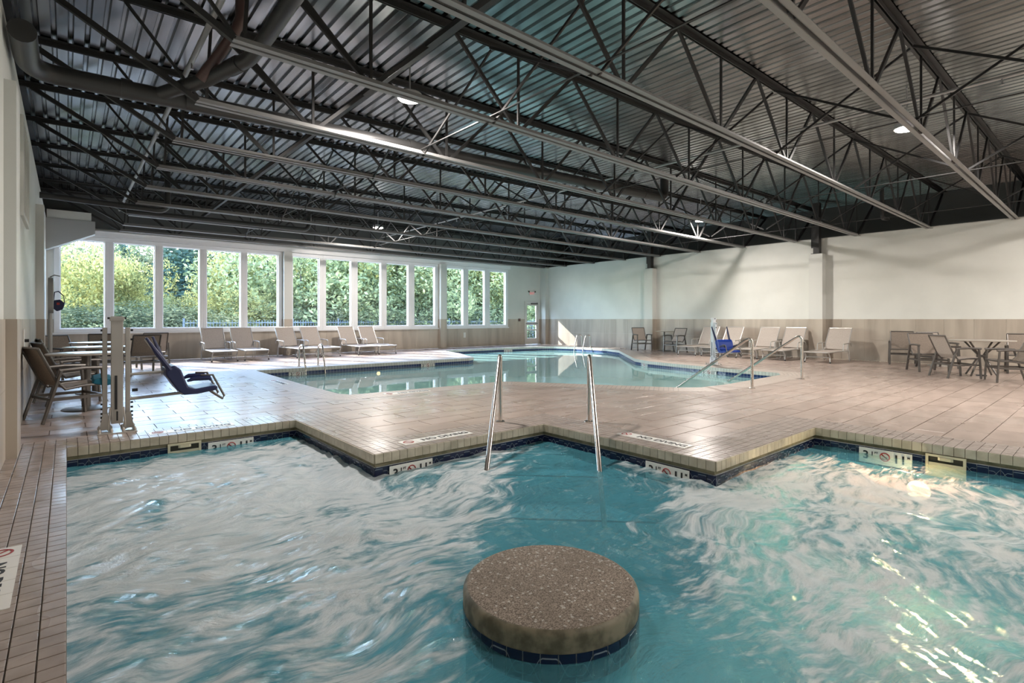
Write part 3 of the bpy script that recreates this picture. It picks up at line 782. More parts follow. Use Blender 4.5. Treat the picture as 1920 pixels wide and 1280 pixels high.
# louvre on left wall
t = thing('wall_vent', 'tall pale wall vent with vertical slats high on left wall', 'vent', (XL, 8.9, 2.95))
f = MB(); f.box((0, -.62, -.55), (.03, -.56, .62)); f.box((0, .56, -.55), (.03, .62, .62)); f.box((0, -.56, .56), (.03, .56, .62)); f.box((0, -.56, -.55), (.03, .56, -.49)); f.build('vent_frame', m_wall, t)
MB().box((-.0, -.56, -.49), (.006, .56, .56)).build('vent_backing', m_olive, t)
for i in range(5): y = -.45+.22*i; MB().box((.006, y-.03, -.49), (.028, y+.03, .56)).build('slat', m_wall, t)
# baseboard
struct(MB().box((XL, YB-.03, 0), (DX0, YB-.012, .10)).build('baseboard_back', m_wains))
# rescue board on the left wall
t = thing('rescue_board', 'beige wall board on grey pole near left wall', 'rescue board', (-.235, 13.0, 0))
MB().tube([(0, 0, 0), (0, 0, 1.36)], .035, 10).build('pole', m_lift, t)
f = MB(); pts = [(.0, .17*math.cos(a), (1.62+(.20 if math.sin(a) > 0 else -.16)+.17*math.sin(a)*.9)) for a in [2*math.pi*i/20 for i in range(20)]]
f.add([(-.03, y, z) for _, y, z in pts]+[(.05, y, z) for _, y, z in pts], [tuple(range(20))[::-1], tuple(range(20, 40))]+[(i, (i+1) % 20, (i+1) % 20+20, i+20) for i in range(20)])
f.build('backboard', m_cream if False else m_lift, t, bevel=.01)
MB().tube([(0, -.03, 1.98), (.06, -.06, 2.02), (.14, -.08, 2.0)], .012, 6).build('hook', m_cond, t)
t = thing('rescue_bag', 'dark blue rescue bag hanging from beige wall board at left', 'bag', (-.13, 13.0, 1.38))
t.scale = (.62, .7, .85)
f = MB(); f.add([(x, y, z) for y in (-.10, .10) for x, z in ((-.10, .02), (-.02, -.04), (.12, 0), (.17, .14), (.06, .22), (-.09, .20))], [(5, 4, 3, 2, 1, 0), (6, 7, 8, 9, 10, 11)]+[(i, (i+1) % 6, (i+1) % 6+6, i+6) for i in range(6)])
f.build('bag_body', m_navy, t, bevel=.02); MB().tube([(-.09, 0, .2), (-.07, 0, .38), (.02, 0, .40), (.14, 0, .30), (.16, 0, .14)], .014, 6).build('bag_strap', m_navy, t)
MB().box((-.02, -.108, .10), (.05, -.101, .15)).build('bag_patch', m_ired, t)

# ------------------------------------------------------------------ ceiling deck
mb = MB(); pitch = .152; x = -1.15; ya, yb = YR-.2, YB+.2; rows = []
while x < XR2+.2:
    z = roofz(x)+.07
    rows += [(x, z), (x+.095, z), (x+.110, z+.04), (x+.137, z+.04)]; x += pitch
vs = [(x_, y_, z_) for x_, z_ in rows for y_ in (ya, yb)]
mb.add(vs, [(2*i, 2*i+1, 2*i+3, 2*i+2) for i in range(len(rows)-1)])
ceil = struct(mb.build('ceiling', m_roof))
mb = MB(); mb.box((-1.3, YR-.3, 5.02), (XR2+.3, YB+.3, 5.12)).build('roof_top', m_upper, ceil)
# sprayed-on screw tips omitted; joists
ZB = 3.62
m_parts = {}
def joist_mesh():
    P = []
    # bottom chord: two angles, slot between
    b = MB(); x0, x1 = 1.10, XR-.02
    b.box((x0, -.078, ZB), (x1, -.015, ZB+.007)); b.box((x0, .015, ZB), (x1, .078, ZB+.007)); b.box((x0, -.022, ZB), (x1, -.015, ZB+.065)); b.box((x0, .015, ZB), (x1, .022, ZB+.065))
    P.append(('bottom_chord', b.mesh('bottom_chord', m_chord_lit)))
    t_ = MB()
    for s in (-1, 1):
        for xa, xb in ((-.85, XR2),):
            za, zb = roofz(xa), roofz(xb)
            t_.bar((xa, s*.045, za+.055), (xb, s*.045, zb+.055), .065, .008); t_.bar((xa, s*.014, za+.025), (xb, s*.014, zb+.025), .008, .06)
    P.append(('top_chord', t_.mesh('top_chord', m_truss)))
    nodes = [2.40+2.03*i for i in range(8)]
    zt = lambda x: roofz(x)+.02
    def web(p, q, w=.042, h=.03): P.append(('web_member', MB().bar(p, q, w, h, (0, 1, 0)).mesh('web_member', m_truss)))
    for x in nodes:
        web((x, 0, ZB+.03), (x, 0, zt(x)), .030, .024)
        if x-1.015 > 1.2: web((x-.05, 0, ZB+.03), (x-1.0, 0, zt(x-1)))
        if x+1.015 < XR+.1: web((x+.05, 0, ZB+.03), (x+1.0, 0, zt(x+1)))
    web((1.12, 0, ZB+.03), (XL+.02, 0, zt(0)-.02), .055, .05); web((1.2, 0, ZB+.03), (1.25, 0, zt(1)), .03, .024)
    web((2.35, 0, ZB+.03), (1.30, 0, zt(1))); web((1.15, 0, ZB+.03), (.45, 0, zt(0)), .03, .024)
    web((XR-.05, 0, ZB+.03), (XR2-.05, 0, zt(XR2)-.02), .055, .05); web((XR-.1, 0, ZB+.03), (XR-.1, 0, zt(XR)), .03, .024)
    return P
JP = joist_mesh()
JY = [1.73+1.672*k for k in range(-3, 10)]+[17.98]
ordn = ['first', 'second', 'third', 'fourth', 'fifth', 'sixth', 'seventh', 'eighth', 'ninth', 'tenth', 'eleventh', 'twelfth']
for k, y in enumerate(JY):
    vis = [q for q in JY if q > 1.5]
    if y < 1.5: lb = 'dark open web roof joist ' + {0: 'farthest behind the camera near rear wall', 1: 'between two others behind the camera', 2: 'directly above the camera position'}[k]
    else:
        idx = vis.index(y); n_ = len(vis)
        lb = 'dark open web roof joist, %s counting from the upper right of the view' % ordn[idx] if idx < n_-1 else 'dark open web roof joist hard against the window wall'
    t = thing('roof_joist', lb, 'joist', (0, y, 0), 0, 'open web roof joists')
    for nm, me in JP:
        o = bpy.data.objects.new(nm, me); C.objects.link(o); o.parent = t
# bridging between joists
bars = MB().bar((0, .02, ZB+.05), (0, 1.652, roofz(8)-.03), .03, .02, (1, 0, 0)).mesh('brace', m_truss)
bars2 = MB().bar((.05, 1.652, ZB+.05), (.05, .02, roofz(8)-.03), .03, .02, (1, 0, 0)).mesh('brace', m_truss)
for xi, (x, lb) in enumerate(((3.95, 'crossed dark bridging bars between joists nearest the left side'), (8.0, 'crossed dark bridging bars between joists left of the middle'), (11.5, 'crossed dark bridging bars between joists right of the middle'), (15.3, 'crossed dark bridging bars between joists beside right wall'))):
    t = thing('bridging', lb, 'bracing', (x, 0, 0), 0, 'cross bridging rows')
    for y in JY[2:-2]:
        for me in (bars, bars2):
            o = bpy.data.objects.new('brace', me); C.objects.link(o); o.parent = t; o.location = (0, y, .015*x-.12)
    for dz in (ZB+.075,):
        MB().bar((0.02, JY[2], dz), (.02, JY[-2], dz), .02, .012).build('tie_rod', m_truss, t)
t = thing('brace_channel', 'dark channel running under roof deck across the left side joists', 'bracing', (3.1, 0, 4.27))
MB().bar((0, 1.0, 0), (0, 17.9, 0), .09, .06).build('channel', m_truss, t)
# pipes
def arc3(a, b, c, n=5):
    a, b, c = map(Vector, (a, b, c)); return [a*(1-t_)**2+b*2*t_*(1-t_)+c*t_**2 for t_ in [i/n for i in range(n+1)]]
t = thing('drain_pipe', 'big dark drain pipe crossing under the joists from left wall', 'pipe', (0, 7.1, 0))
MB().tube([(-.29, -1.0, 3.66)]+arc3((-.29, -.35, 3.68), (-.28, 0, 3.69), (-.05, 0, 3.695))+[(.75, 0, 3.72), (10.55, 0, 4.06)]+arc3((10.60, 0, 4.06), (10.8, 0, 4.07), (10.8, 0, 4.27))+[(10.8, 0, 4.62)], .098, 16).build('pipe_run', m_pipe, t, True)
MB().tube([(.78, 0, 3.73), (1.18, -.55, 3.84), (1.45, -1.1, 3.93)]+arc3((1.47, -1.2, 3.94), (1.5, -1.4, 3.98), (1.5, -1.6, 3.98))+[(1.5, -8.5, 4.10)], .075, 14).build('pipe_branch', m_pipe, t, True)
for x in (.5, 1.1, 4.0, 7.0, 10.0):
    z = 3.70+.0345*x; MB().tube([(x-.05, 0, z), (x+.05, 0, z+.002)], .108, 16).build('pipe_coupling', m_pipe, t, True)
MB().tube([(1.33, -.85, 3.89), (1.40, -1.0, 3.915)], .085, 14).build('pipe_coupling', m_pipe, t, True)
t = thing('vent_pipe', 'dark reddish elbow pipe rising beside the big drain pipe branch', 'pipe', (1.15, 6.35, 3.8))
MB().tube([(-.05, .15, 0.0), (.12, -.05, .28)]+arc3((.16, -.10, .36), (.24, -.22, .48), (.26, -.25, .62))+[(.26, -.25, .78)], .055, 12).build('pipe_run', M('reddish_pipe', (.10, .06, .055), .4, .1), t, True)
t = thing('waste_pipe', 'dark pipe from left wall turning up into far ceiling', 'pipe', (0, 13.6, 0))
MB().tube([(XL+.01, 0, 3.60), (1.45, 0, 3.56)]+arc3((1.5, 0, 3.56), (1.68, 0, 3.56), (1.68, 0, 3.75))+[(1.68, 0, 4.53)], .062, 12).build('pipe_run', m_pipe, t, True)
MB().tube([(.8, 0, 3.575), (.9, 0, 3.573)], .072, 12).build('pipe_coupling', m_pipe, t, True)
t = thing('waste_pipe', 'dark pipe with upturned end in the far ceiling right of the left one', 'pipe', (0, 14.3, 0))
MB().tube([(1.0, 0, 3.58), (4.75, 0, 3.60)]+arc3((4.8, 0, 3.6), (4.98, 0, 3.6), (4.98, 0, 3.8))+[(4.98, 0, 4.58)], .062, 12).build('pipe_run', m_pipe, t, True)
t = thing('roof_drain', 'short hooked pipe hanging from ceiling near right wall', 'pipe', (16.9, 4.3, 0))
MB().tube([(0, 0, 4.75), (0, 0, 4.12)]+arc3((0, 0, 4.08), (0, 0, 3.95), (.12, 0, 3.95))+[(.42, -.02, 3.97)], .05, 12).build('pipe_run', m_pipe, t, True)
for x, z, r_, lb in ((1.10, 4.18, .030, 'thin pale sprinkler pipe crossing the joists at far left'), (8.9, 4.22, .022, 'thin pale conduit crossing the joists at middle of the ceiling')):
    t = thing('sprinkler_pipe', lb, 'pipe', (x, 0, z), 0)
    MB().tube([(0, -3, 0), (0, 17.9, 0)], r_, 10).build('pipe_run', m_cond, t, True)
    for y in range(1, 17, 3): MB().tube([(0, y, 0), (0, y, -.09)], .010, 6).tube([(0, y, -.09), (0, y, -.095)], .022, 8).build('sprinkler_head', m_cond, t)
# ceiling lamps
LP = [(3.44, 6.11, 4.10, 'glowing round ceiling lamp above left side of deck, upper middle of view'), (9.74, 2.16, 4.10, 'glowing round ceiling lamp at upper right between two nearest joists'),
      (14.26, 8.14, 4.10, 'glowing round ceiling lamp far back near right wall'), (7.53, 15.4, 4.10, 'small far ceiling lamp above the windows side'),
      (3.4, -1.7, 4.10, 'added unseen ceiling lamp behind the camera at left'), (10.4, -2.0, 4.10, 'added unseen ceiling lamp behind the camera in the middle'), (15.6, -1.6, 4.10, 'added unseen ceiling lamp behind the camera at right')]  # last three lamps are unseen, added to light the foreground
for i, (x, y, z, lb) in enumerate(LP):
    t = thing('ceiling_lamp', lb, 'ceiling lamp', (x, y, z), 0, 'round ceiling lamps')
    MB().lathe([(.10, .085), (.155, .06), (.165, .0), (.150, -.002)], 28).build('lamp_housing', m_lampb, t, True)
    MB().lathe([(.148, -.001), (.146, -.012), (.10, -.02)], 28).build('lamp_lens', m_lens, t, True)
    MB().tube([(0, 0, .08), (0, 0, roofz(x)-z+.1)], .010, 6).build('lamp_stem', m_cond, t)
    l = bpy.data.lights.new('lamp_bulb', 'AREA'); l.shape = 'DISK'; l.size = .28; l.energy = LAMP_W*((.35 if x < 5 else 1.15) if y < 0 else (.7 if x < 8 else 1.)); l.color = LAMP_COL
    lo = bpy.data.objects.new('lamp_bulb', l); C.objects.link(lo); lo.location = (x, y, z-.03)

# ------------------------------------------------------------------ handrails and ladders
def bend(pts, rad, n=5):
    pts = [Vector(p_) for p_ in pts]; out = [pts[0]]
    for i in range(1, len(pts)-1):
        a, b, c = pts[i-1], pts[i], pts[i+1]; d1 = (a-b).normalized(); d2 = (c-b).normalized()
        out += arc3(b+d1*min(rad, (a-b).length*.45), b, b+d2*min(rad, (c-b).length*.45), n)
    return out+[pts[-1]]
def rail(loc, dirv, label, top=.80, run=1.27, drop=.99, r_=.024, group=None, plate=.055):
    ang = math.atan2(dirv[1], dirv[0])
    t = thing('handrail', label, 'handrail', loc, ang, group)
    z1 = top; slope = drop/run; over = .10
    pts = bend([(0, 0, 0), (0, 0, z1), (over, 0, z1), (over+1.9, 0, z1-slope*1.9)], .10, 6) if False else bend([(0, 0, 0), (0, 0, z1+.03), (1.75, 0, z1+.03-slope*1.75)], .16, 8)
    MB().tube(pts, r_, 14).build('rail_tube', m_steel, t, True)
    MB().lathe([(plate, 0), (plate, .012), (plate*.55, .022)], 20).build('base_plate', m_steel, t, True)
    return t
dg = Vector((-.70, -.71)).normalized()
rail((3.85, 4.73, 0), dg, 'left brushed steel handrail at spa corner steps', group='spa entry handrails')
rail((4.64, 4.06, 0), dg, 'right brushed steel handrail at spa corner steps', group='spa entry handrails')
rail((9.03, 4.19, 0), (0, 1), 'brushed steel entry rail, left of the sloped pair at right pool end', .88, 1.4, 1.0, group='pool entry handrails')
rail((11.15, 4.18, 0), (0, 1), 'brushed steel entry rail, right of the sloped pair at right pool end', .88, 1.4, 1.0, group='pool entry handrails')
def ladder(loc, ang, label):
    t = thing('pool_ladder', label, 'ladder', loc, ang, 'pool ladders')     # local +x points to the water
    for s in (-.24, .24):
        lr_ = MB().tube(bend([(-.42, s, 0), (-.40, s, .52), (-.12, s, .56), (.10, s, -.15), (.10, s, -1.0)], .13, 6), .021, 12).build('ladder_rail', m_steel, t, True)
        MB().lathe([(.05, 0), (.05, .012), (.026, .02)], 16, (-.42, s)).build('flange', m_steel, lr_, True)
    for z in (-.30, -.58, -.86): MB().cbox((.10, 0, z), (.08, .48, .025)).build('ladder_rung', m_steel, t)
ladder((4.74, 13.22, 0), -math.pi/2, 'steel pool ladder at left end of far deck edge')
ladder((16.38, 14.85, 0), math.pi, 'steel pool ladder in far right corner of pool')

# ------------------------------------------------------------------ furniture
def make_chair(label, group, sling=None):
    sling = sling or m_sling_dk
    t = thing('patio_chair', label, 'chair', (0, 0, 0), 0, group)
    for s in (-1, 1):
        MB().bar((s*.285, -.27, 0), (s*.285, -.23, .60), .026, .042, (1, 0, 0)).build('leg', m_frame, t, bevel=.004)
        MB().bar((s*.285, .34, 0), (s*.285, .17, .60), .026, .042, (1, 0, 0)).build('leg', m_frame, t, bevel=.004)
        MB().tube([(s*.285, -.27, .605), (s*.285, -.05, .615), (s*.285, .19, .60)], .021, 8).build('armrest', m_frame, t, True)
        MB().bar((s*.285, -.25, .27), (s*.285, .27, .27), .022, .035).build('stretcher', m_frame, t)
        b = MB(); b.tube([(s*.25, -.26, .405), (s*.25, -.05, .40), (s*.25, .12, .375), (s*.25, .20, .47), (s*.25, .37, .86)], .016, 8); b.build('side_frame', m_frame, t, True)
    MB().bar((-.285, -.25, .27), (.285, -.25, .27), .022, .03).build('stretcher', m_frame, t)
    MB().bar((-.285, .26, .27), (.285, .26, .27), .022, .03).build('stretcher', m_frame, t)
    MB().tube([(-.25, .37, .86), (.25, .37, .86)], .016, 8).build('top_rail', m_frame, t, True)
    MB().tube([(-.25, -.26, .405), (.25, -.26, .405)], .016, 8).build('front_rail', m_frame, t, True)
    def sheet(path, w, th=.006):
        mb = MB(); k = len(path)
        nrm = []
        for i in range(k):
            d = Vector(path[min(i+1, k-1)])-Vector(path[max(i-1, 0)]); nrm.append(Vector((-d[1], d[0])).normalized()*th/2)
        for i in range(k):
            y, z = path[i]; n_ = nrm[i]
            mb.v += [(-w, y+n_.x, z+n_.y), (w, y+n_.x, z+n_.y), (w, y-n_.x, z-n_.y), (-w, y-n_.x, z-n_.y)]
        for i in range(k-1):
            a = 4*i; b = a+4
            for q in range(4): mb.f.append((a+q, a+(q+1) % 4, b+(q+1) % 4, b+q)); mb.mi.append(0)
        mb.f += [(3, 2, 1, 0), tuple(4*(k-1)+q for q in range(4))]; mb.mi += [0, 0]
        return mb
    sheet([(-.26, .42), (-.15, .40), (.0, .39), (.11, .385)], .238).build('seat_sling', sling, t)
    sheet([(.135, .40), (.20, .48), (.28, .66), (.365, .855)], .238).build('backrest_sling', sling, t)
    return t
make_chair.sheet = None
chair0 = make_chair('c', 'x')
chair0_used = [False]
chairL = make_chair('c', 'x', m_sling); chairL_used = [False]
def chair(x, y, deg, label, group, light=False):
    """deg: heading the sitter faces, 0 = +X, 90 = +Y"""
    rz = R(deg+90); proto, flag = (chairL, chairL_used) if light else (chair0, chair0_used)
    if not flag[0]:
        flag[0] = True; proto.location = (x, y, 0); proto.rotation_euler = (0, 0, rz); proto['label'] = label; proto['group'] = group; return
    dup(proto, (x, y, 0), rz, label, group)
gl_ = 'patio chairs along the left wall'; gr_ = 'patio chairs by the right wall'
chair(.02, 8.36, 19, 'brown patio chair nearest camera against left wall', gl_)
chair(.04, 9.95, 15, 'brown patio chair second along left wall behind nearest table', gl_)
chair(.0, 11.8, 8, 'patio chair third along left wall in the shade', gl_)
chair(.02, 13.9, -55, 'patio chair turned sideways at far left below first window', gl_)
chair(.62, 14.6, -90, 'patio chair facing camera behind far left table', gl_)
chair(1.25, 13.9, 100, 'patio chair seen just right of the near pool lift mast', gl_)
chair(1.62, 15.6, 95, 'farthest left patio chair in sun by the second window', gl_, True)
chair(16.75, 12.0, -120, 'patio chair beside small table in far right corner', gr_, True)
chair(16.7, 10.55, 175, 'patio chair between small table and first right lounger', gr_, True)
chair(16.95, 3.85, 195, 'brown patio chair facing camera beside small round table at right', gr_)
chair(14.0, 2.27, -48, 'pale backed patio chair at left of large table', gr_, True)
chair(15.1, 2.95, 215, 'brown patio chair tucked behind large table at right', gr_)
chair(16.35, 3.0, 225, 'pale patio chair by right wall behind large table', gr_, True)
chair(13.75, 1.45, 115, 'brown patio chair cut by right edge of the view', gr_)
chair(16.1, 1.45, 190, 'farthest right patio chair mostly hidden behind the nearer one', gr_)

def round_table(x, y, r_, label, group, h=.75, post=.028, pm=None, base=.26):
    t = thing('round_table', label, 'table', (x, y, 0), 0, group); pm = pm or m_frame
    MB().lathe([(r_-.01, h-.022), (r_, h-.015), (r_, h-.004), (r_-.006, h)], 40).build('table_top', m_ttop, t, True)
    MB().lathe([(post, .02), (post, h-.022)], 16).build('table_post', pm, t, True)
    MB().lathe([(base, 0), (base, .010), (base*.8, .022), (post*1.4, .035)], 32).build('table_base', pm, t, True)
    return t
gt = 'round patio tables'
round_table(.20, 9.03, .42, 'round patio table nearest camera by left wall', gt, post=.05)
round_table(.36, 10.9, .42, 'round patio table second along left wall', gt, post=.05)
round_table(.44, 13.0, .42, 'round patio table third along left wall near windows', gt, post=.05)
round_table(17.15, 11.28, .34, 'small bistro table in far right corner', gt)
round_table(17.10, 3.10, .30, 'small bistro table right of brown chair by right wall', gt, pm=m_frame_lt)
t = thing('patio_table', 'large round patio table with splayed crossing legs at right', 'table', (14.75, 1.98, 0), R(20))
MB().lathe([(.54, .735), (.55, .742), (.55, .752), (.542, .757)], 44).build('table_top', m_ttop, t, True)
for k in range(4):
    a = math.pi/4+k*math.pi/2; c, s = math.cos(a), math.sin(a)
    MB().tube([(.34*c, .34*s, .735), (.05*c, .05*s, .42), (.30*c, .30*s, .01)], .018, 8).build('leg', m_frame, t, True)
MB().cbox((0, 0, .42), (.14, .14, .05)).build('hub', m_frame, t); MB().lathe([(.09, 0), (.09, .02), (.03, .03)], 20).build('umbrella_base', m_black, t)

def make_lounger(label, group):
    t = thing('chaise_lounge', label, 'lounger', (0, 0, 0), 0, group)
    w = .31
    for s in (-1, 1):
        MB().tube([(s*w, -1.22, .285), (s*w, -.6, .30), (s*w, .12, .30)], .017, 8).build('side_rail', m_frame_lt, t, True)
        lg_ = MB().tube([(s*w, -1.20, .285), (s*w, -1.10, .16), (s*(w+.02), -1.14, .0)], .016, 8).build('leg', m_frame_lt, t, True)
        MB().tube([(s*(w+.03), .05, .0), (s*(w+.03), .02, .30), (s*(w+.03), -.02, .50)], .016, 8).build('leg', m_frame_lt, t, True)
        MB().tube(bend([(s*(w+.03), -.34, .30), (s*(w+.03), -.33, .50), (s*(w+.03), .16, .52), (s*(w+.03), .20, .42)], .06, 4), .015, 8).build('armrest', m_frame_lt, t, True)
        MB().tube([(s*(w-.01), .0, .31), (s*(w-.01), .36, .93)], .016, 8).build('back_post', m_frame_lt, t, True)
        MB().bar((s*w, .18, .0), (s*w, .12, .30), .02, .02).build('rear_strut', m_frame_lt, t)
        MB().lathe([(.022, 0), (.022, .035)], 8, (s*(w+.02), -1.14)).build('rubber_foot', m_foot, lg_)
    MB().tube([(-w, -1.22, .285), (w, -1.22, .285)], .017, 8).build('front_rail', m_frame_lt, t, True)
    MB().tube([(-w-.01, -1.11, .155), (w+.01, -1.11, .155)], .014, 8).build('cross_bar', m_frame_lt, t, True)
    MB().tube([(-w+.01, .36, .93), (w-.01, .36, .93)], .016, 8).build('top_rail', m_frame_lt, t, True)
    mb = MB(); ys_ = [-1.21, -.9, -.6, -.3, -.02]
    mb.add([(sx*(w-.012), y, z+dz) for y, z in zip(ys_, (.297, .283, .288, .292, .31)) for sx, dz in ((-1, 0), (1, 0), (1, -.008), (-1, -.008))],
           [(4*i+q, 4*i+(q+1) % 4, 4*i+4+(q+1) % 4, 4*i+4+q) for i in range(4) for q in range(4)]+[(3, 2, 1, 0), (16, 17, 18, 19)])
    mb.build('seat_sling', m_sling, t)
    mb = MB(); a, b = Vector((0, .015, .335)), Vector((0, .365, .935)); n_ = Vector((0, -.86, .50))*.008
    mb.add([(sx*(w-.022), p_.y+dn*n_.y, p_.z+dn*n_.z) for p_ in (a, (a+b)/2-n_*.6, b) for sx, dn in ((-1, 0), (1, 0), (1, 1), (-1, 1))],
           [(4*i+q, 4*i+(q+1) % 4, 4*i+4+(q+1) % 4, 4*i+4+q) for i in range(2) for q in range(4)]+[(3, 2, 1, 0), (8, 9, 10, 11)])
    mb.build('backrest_sling', m_sling, t)
    return t
l0 = make_lounger('x', 'y'); first = True
gA = 'sling loungers in front of the window wall'; gB = 'sling loungers along the right wall'
LN = [(3.36, 17.62, 2, 'tan sling lounger, leftmost of the row under the windows', gA), (4.16, 17.62, 4, 'tan sling lounger second from left under the windows', gA),
      (5.50, 17.62, 10, 'tan sling lounger third from left under the windows, by pilaster', gA), (6.28, 17.62, 8, 'tan sling lounger fourth from left under the windows', gA),
      (7.56, 17.62, 6, 'tan sling lounger fifth from left under the windows', gA), (8.32, 17.62, 5, 'tan sling lounger, rightmost of the row under the windows', gA),
      (16.85, 9.42, -93, 'tan sling lounger behind white pool lift, farthest along right wall', gB), (16.85, 8.57, -93, 'tan sling lounger just right of white pool lift', gB),
      (16.85, 7.41, -93, 'tan sling lounger between the sloped entry rails in view', gB), (16.85, 6.63, -92, 'tan sling lounger left of nearer right wall pilaster', gB),
      (16.85, 5.42, -94, 'tan sling lounger standing alone right of nearer pilaster', gB)]
for x, y, dg_, lb, gp in LN:
    if first: l0.location = (x, y, 0); l0.rotation_euler = (0, 0, R(dg_)); l0['label'] = lb; l0['group'] = gp; first = False
    else: dup(l0, (x, y, 0), R(dg_), lb, gp)

# ------------------------------------------------------------------ pool lifts (local: +x along the seat arm, mast at the origin)
def lift(loc, rz, label, coat, seatm, strapm):
    t = thing('pool_lift', label, 'pool lift', loc, rz)
    mb = MB(); mb.cbox((.0, 0, .006), (.34, .30, .012)); mb.build('base_plate', m_frame_lt, t, bevel=.003)
    MB().cbox((0, .0, .66), (.105, .08, 1.14)).cbox((0, 0, 1.20), (.125, .10, .04)).build('mast', coat, t, bevel=.006)
    MB().cbox((-.01, -.042, .42), (.022, .006, .36)).cbox((.0, -.042, .17), (.014, .006, .10)).build('mast_slot', m_black, t)
    for s in (-1, 1):
        MB().cbox((s*.098-.005, .01, .58), (.042, .05, 1.06)).build('side_post', coat, t, bevel=.004)
        MB().add([(s*.098+a, b_, z) for z, e in ((.03, .05), (.20, .022)) for a, b_ in ((-e, -.03), (e, -.03), (e, .04), (-e, .04))], [(3, 2, 1, 0), (4, 5, 6, 7), (0, 1, 5, 4), (1, 2, 6, 5), (2, 3, 7, 6), (3, 0, 4, 7)]).build('foot_bracket', coat, t)
        MB().tube([(s*.075, -.02, .02), (s*.055, -.03, .26)], .010, 8).build('base_strut', m_frame_lt, t)
    for z in (1.21, 1.08, .98, .30, .25, .20, .16, .12):
        for s in (-1, 1):
            xx = .068 if z > 1.15 else .125
            MB().tube([(s*(xx-.008), 0, z), (s*(xx+.014), 0, z)], .011, 8).build('bolt', m_black, t)
    for x in (-.15, -.05, .05, .15):
        for y in (-.12, .12): MB().lathe([(.014, .012), (.014, .035), (.006, .055)], 8, (x, y)).build('anchor_bolt', m_frame_lt, t)
    arm = MB().tube([(.08, 0, .60), (.46, 0, .615)], .016, 10).build('upper_arm', m_lift if coat is m_lift else coat, t, True)
    MB().tube([(.08, 0, .335), (.50, 0, .355), (.86, 0, .37)], .017, 10).build('lower_arm', m_lift if coat is m_lift else coat, t, True)
    MB().tube([(.13, 0, .43), (.18, 0, .43)], .018, 10).build('knob', m_black, t)
    for y in (-.18, .18):
        MB().tube([(.235+(.09 if y > 0 else 0), y, .985), (.46, y, .62), (.58, y, .36)], .014, 10).build('back_tube', coat, t, True)
        MB().tube([(.86, y, .37), (.97, y, .28), (.99, y, .31), (.87, y, .56), (.75, y, .565)], .012, 8).build('footrest_tube', m_frame, t, True)
        MB().tube([(.24+(.09 if y > 0 else 0), y-.005, 1.0), (.34+(.05 if y > 0 else 0), y-.005, .83), (.46, y-.005, .64)], [.014, .024, .028], 8).build('strap', strapm, t, True)
        MB().tube([(.62, y, .505), (.68, y, .53), (.84, y, .53), (.85, y, .50)], [.012, .026, .028, .016], 8).build('armrest', strapm, t, True)
    MB().tube([(.97, -.18, .28), (.97, .18, .28)], .012, 8).build('footrest_bar', m_frame, t)
    prof = [(.415, .66), (.50, .69), (.56, .64), (.60, .52), (.63, .44), (.70, .415), (.90, .44), (.925, .42), (.91, .385), (.72, .355), (.58, .355), (.52, .42), (.46, .52), (.42, .58)]
    n_ = len(prof); mb = MB()
    mb.add([(x, y, z) for y in (-.20, .20) for x, z in prof], [tuple(range(n_)), tuple(range(2*n_-1, n_-1, -1))]+[(i, i+n_, (i+1) % n_+n_, (i+1) % n_) for i in range(n_)])
    mb.build('seat_shell', seatm, t, bevel=.02)
    return t
lift((.41, 7.0, 0), R(-1), 'near grey pool lift with navy seat at left spa edge', m_lift, m_navy, m_navy)
lift((12.90, 7.0, 0), R(-122), 'far white pool lift with bright blue seat beside pool at right', m_liftw, m_blue, m_navy)
t = thing('towel', 'teal cloth bundle draped over front of nearest left chair', 'towel', (.33, 8.36, .44))
mb = MB(); pts = [(x, z) for x, z in ((-.10, -.02), (-.08, .03), (0, .05), (.10, .03), (.12, -.03), (.05, -.05))]
mb.add([(x+random.uniform(-.01, .01), y, z+.012*math.sin(9*y)) for y in (-.2, -.1, 0, .1, .2) for x, z in pts], [tuple(range(6))[::-1], tuple(range(24, 30))]+[(6*j+i, 6*j+(i+1) % 6, 6*j+6+(i+1) % 6, 6*j+6+i) for j in range(4) for i in range(6)])
mb.build('cloth_bundle', m_teal, t, True, bevel=.01)

# ------------------------------------------------------------------ outside
struct(MB().box((-60, YB+.2, -.35), (90, 90, -.25)).build('ground', m_grass)); 
struct(MB().box((-10, YB+.2, -.25), (40, 23.6, -.10)).build('patio', m_patio))
fn = thing('metal_fence', 'blue grey metal picket fence outside beyond the windows', 'fence', (0, 24, -.25))
x0, x1 = 3.5, 24.5
for z in (1.05, 1.28, .25): MB().box((x0, -.02, z), (x1, .02, z+.04)).build('fence_rail', m_fence, fn)
pk = MB().box((-.011, -.011, .08), (.011, .011, 1.40)).mesh('picket', m_fence); ps = MB().box((-.035, -.035, 0), (.035, .035, 1.48)).mesh('fence_post', m_fence)
k = 0; x = x0
while x < x1:
    o = bpy.data.objects.new('fence_post' if k % 18 == 0 else 'picket', ps if k % 18 == 0 else pk); C.objects.link(o); o.parent = fn; o.location = (x, 0, 0); x += .115; k += 1

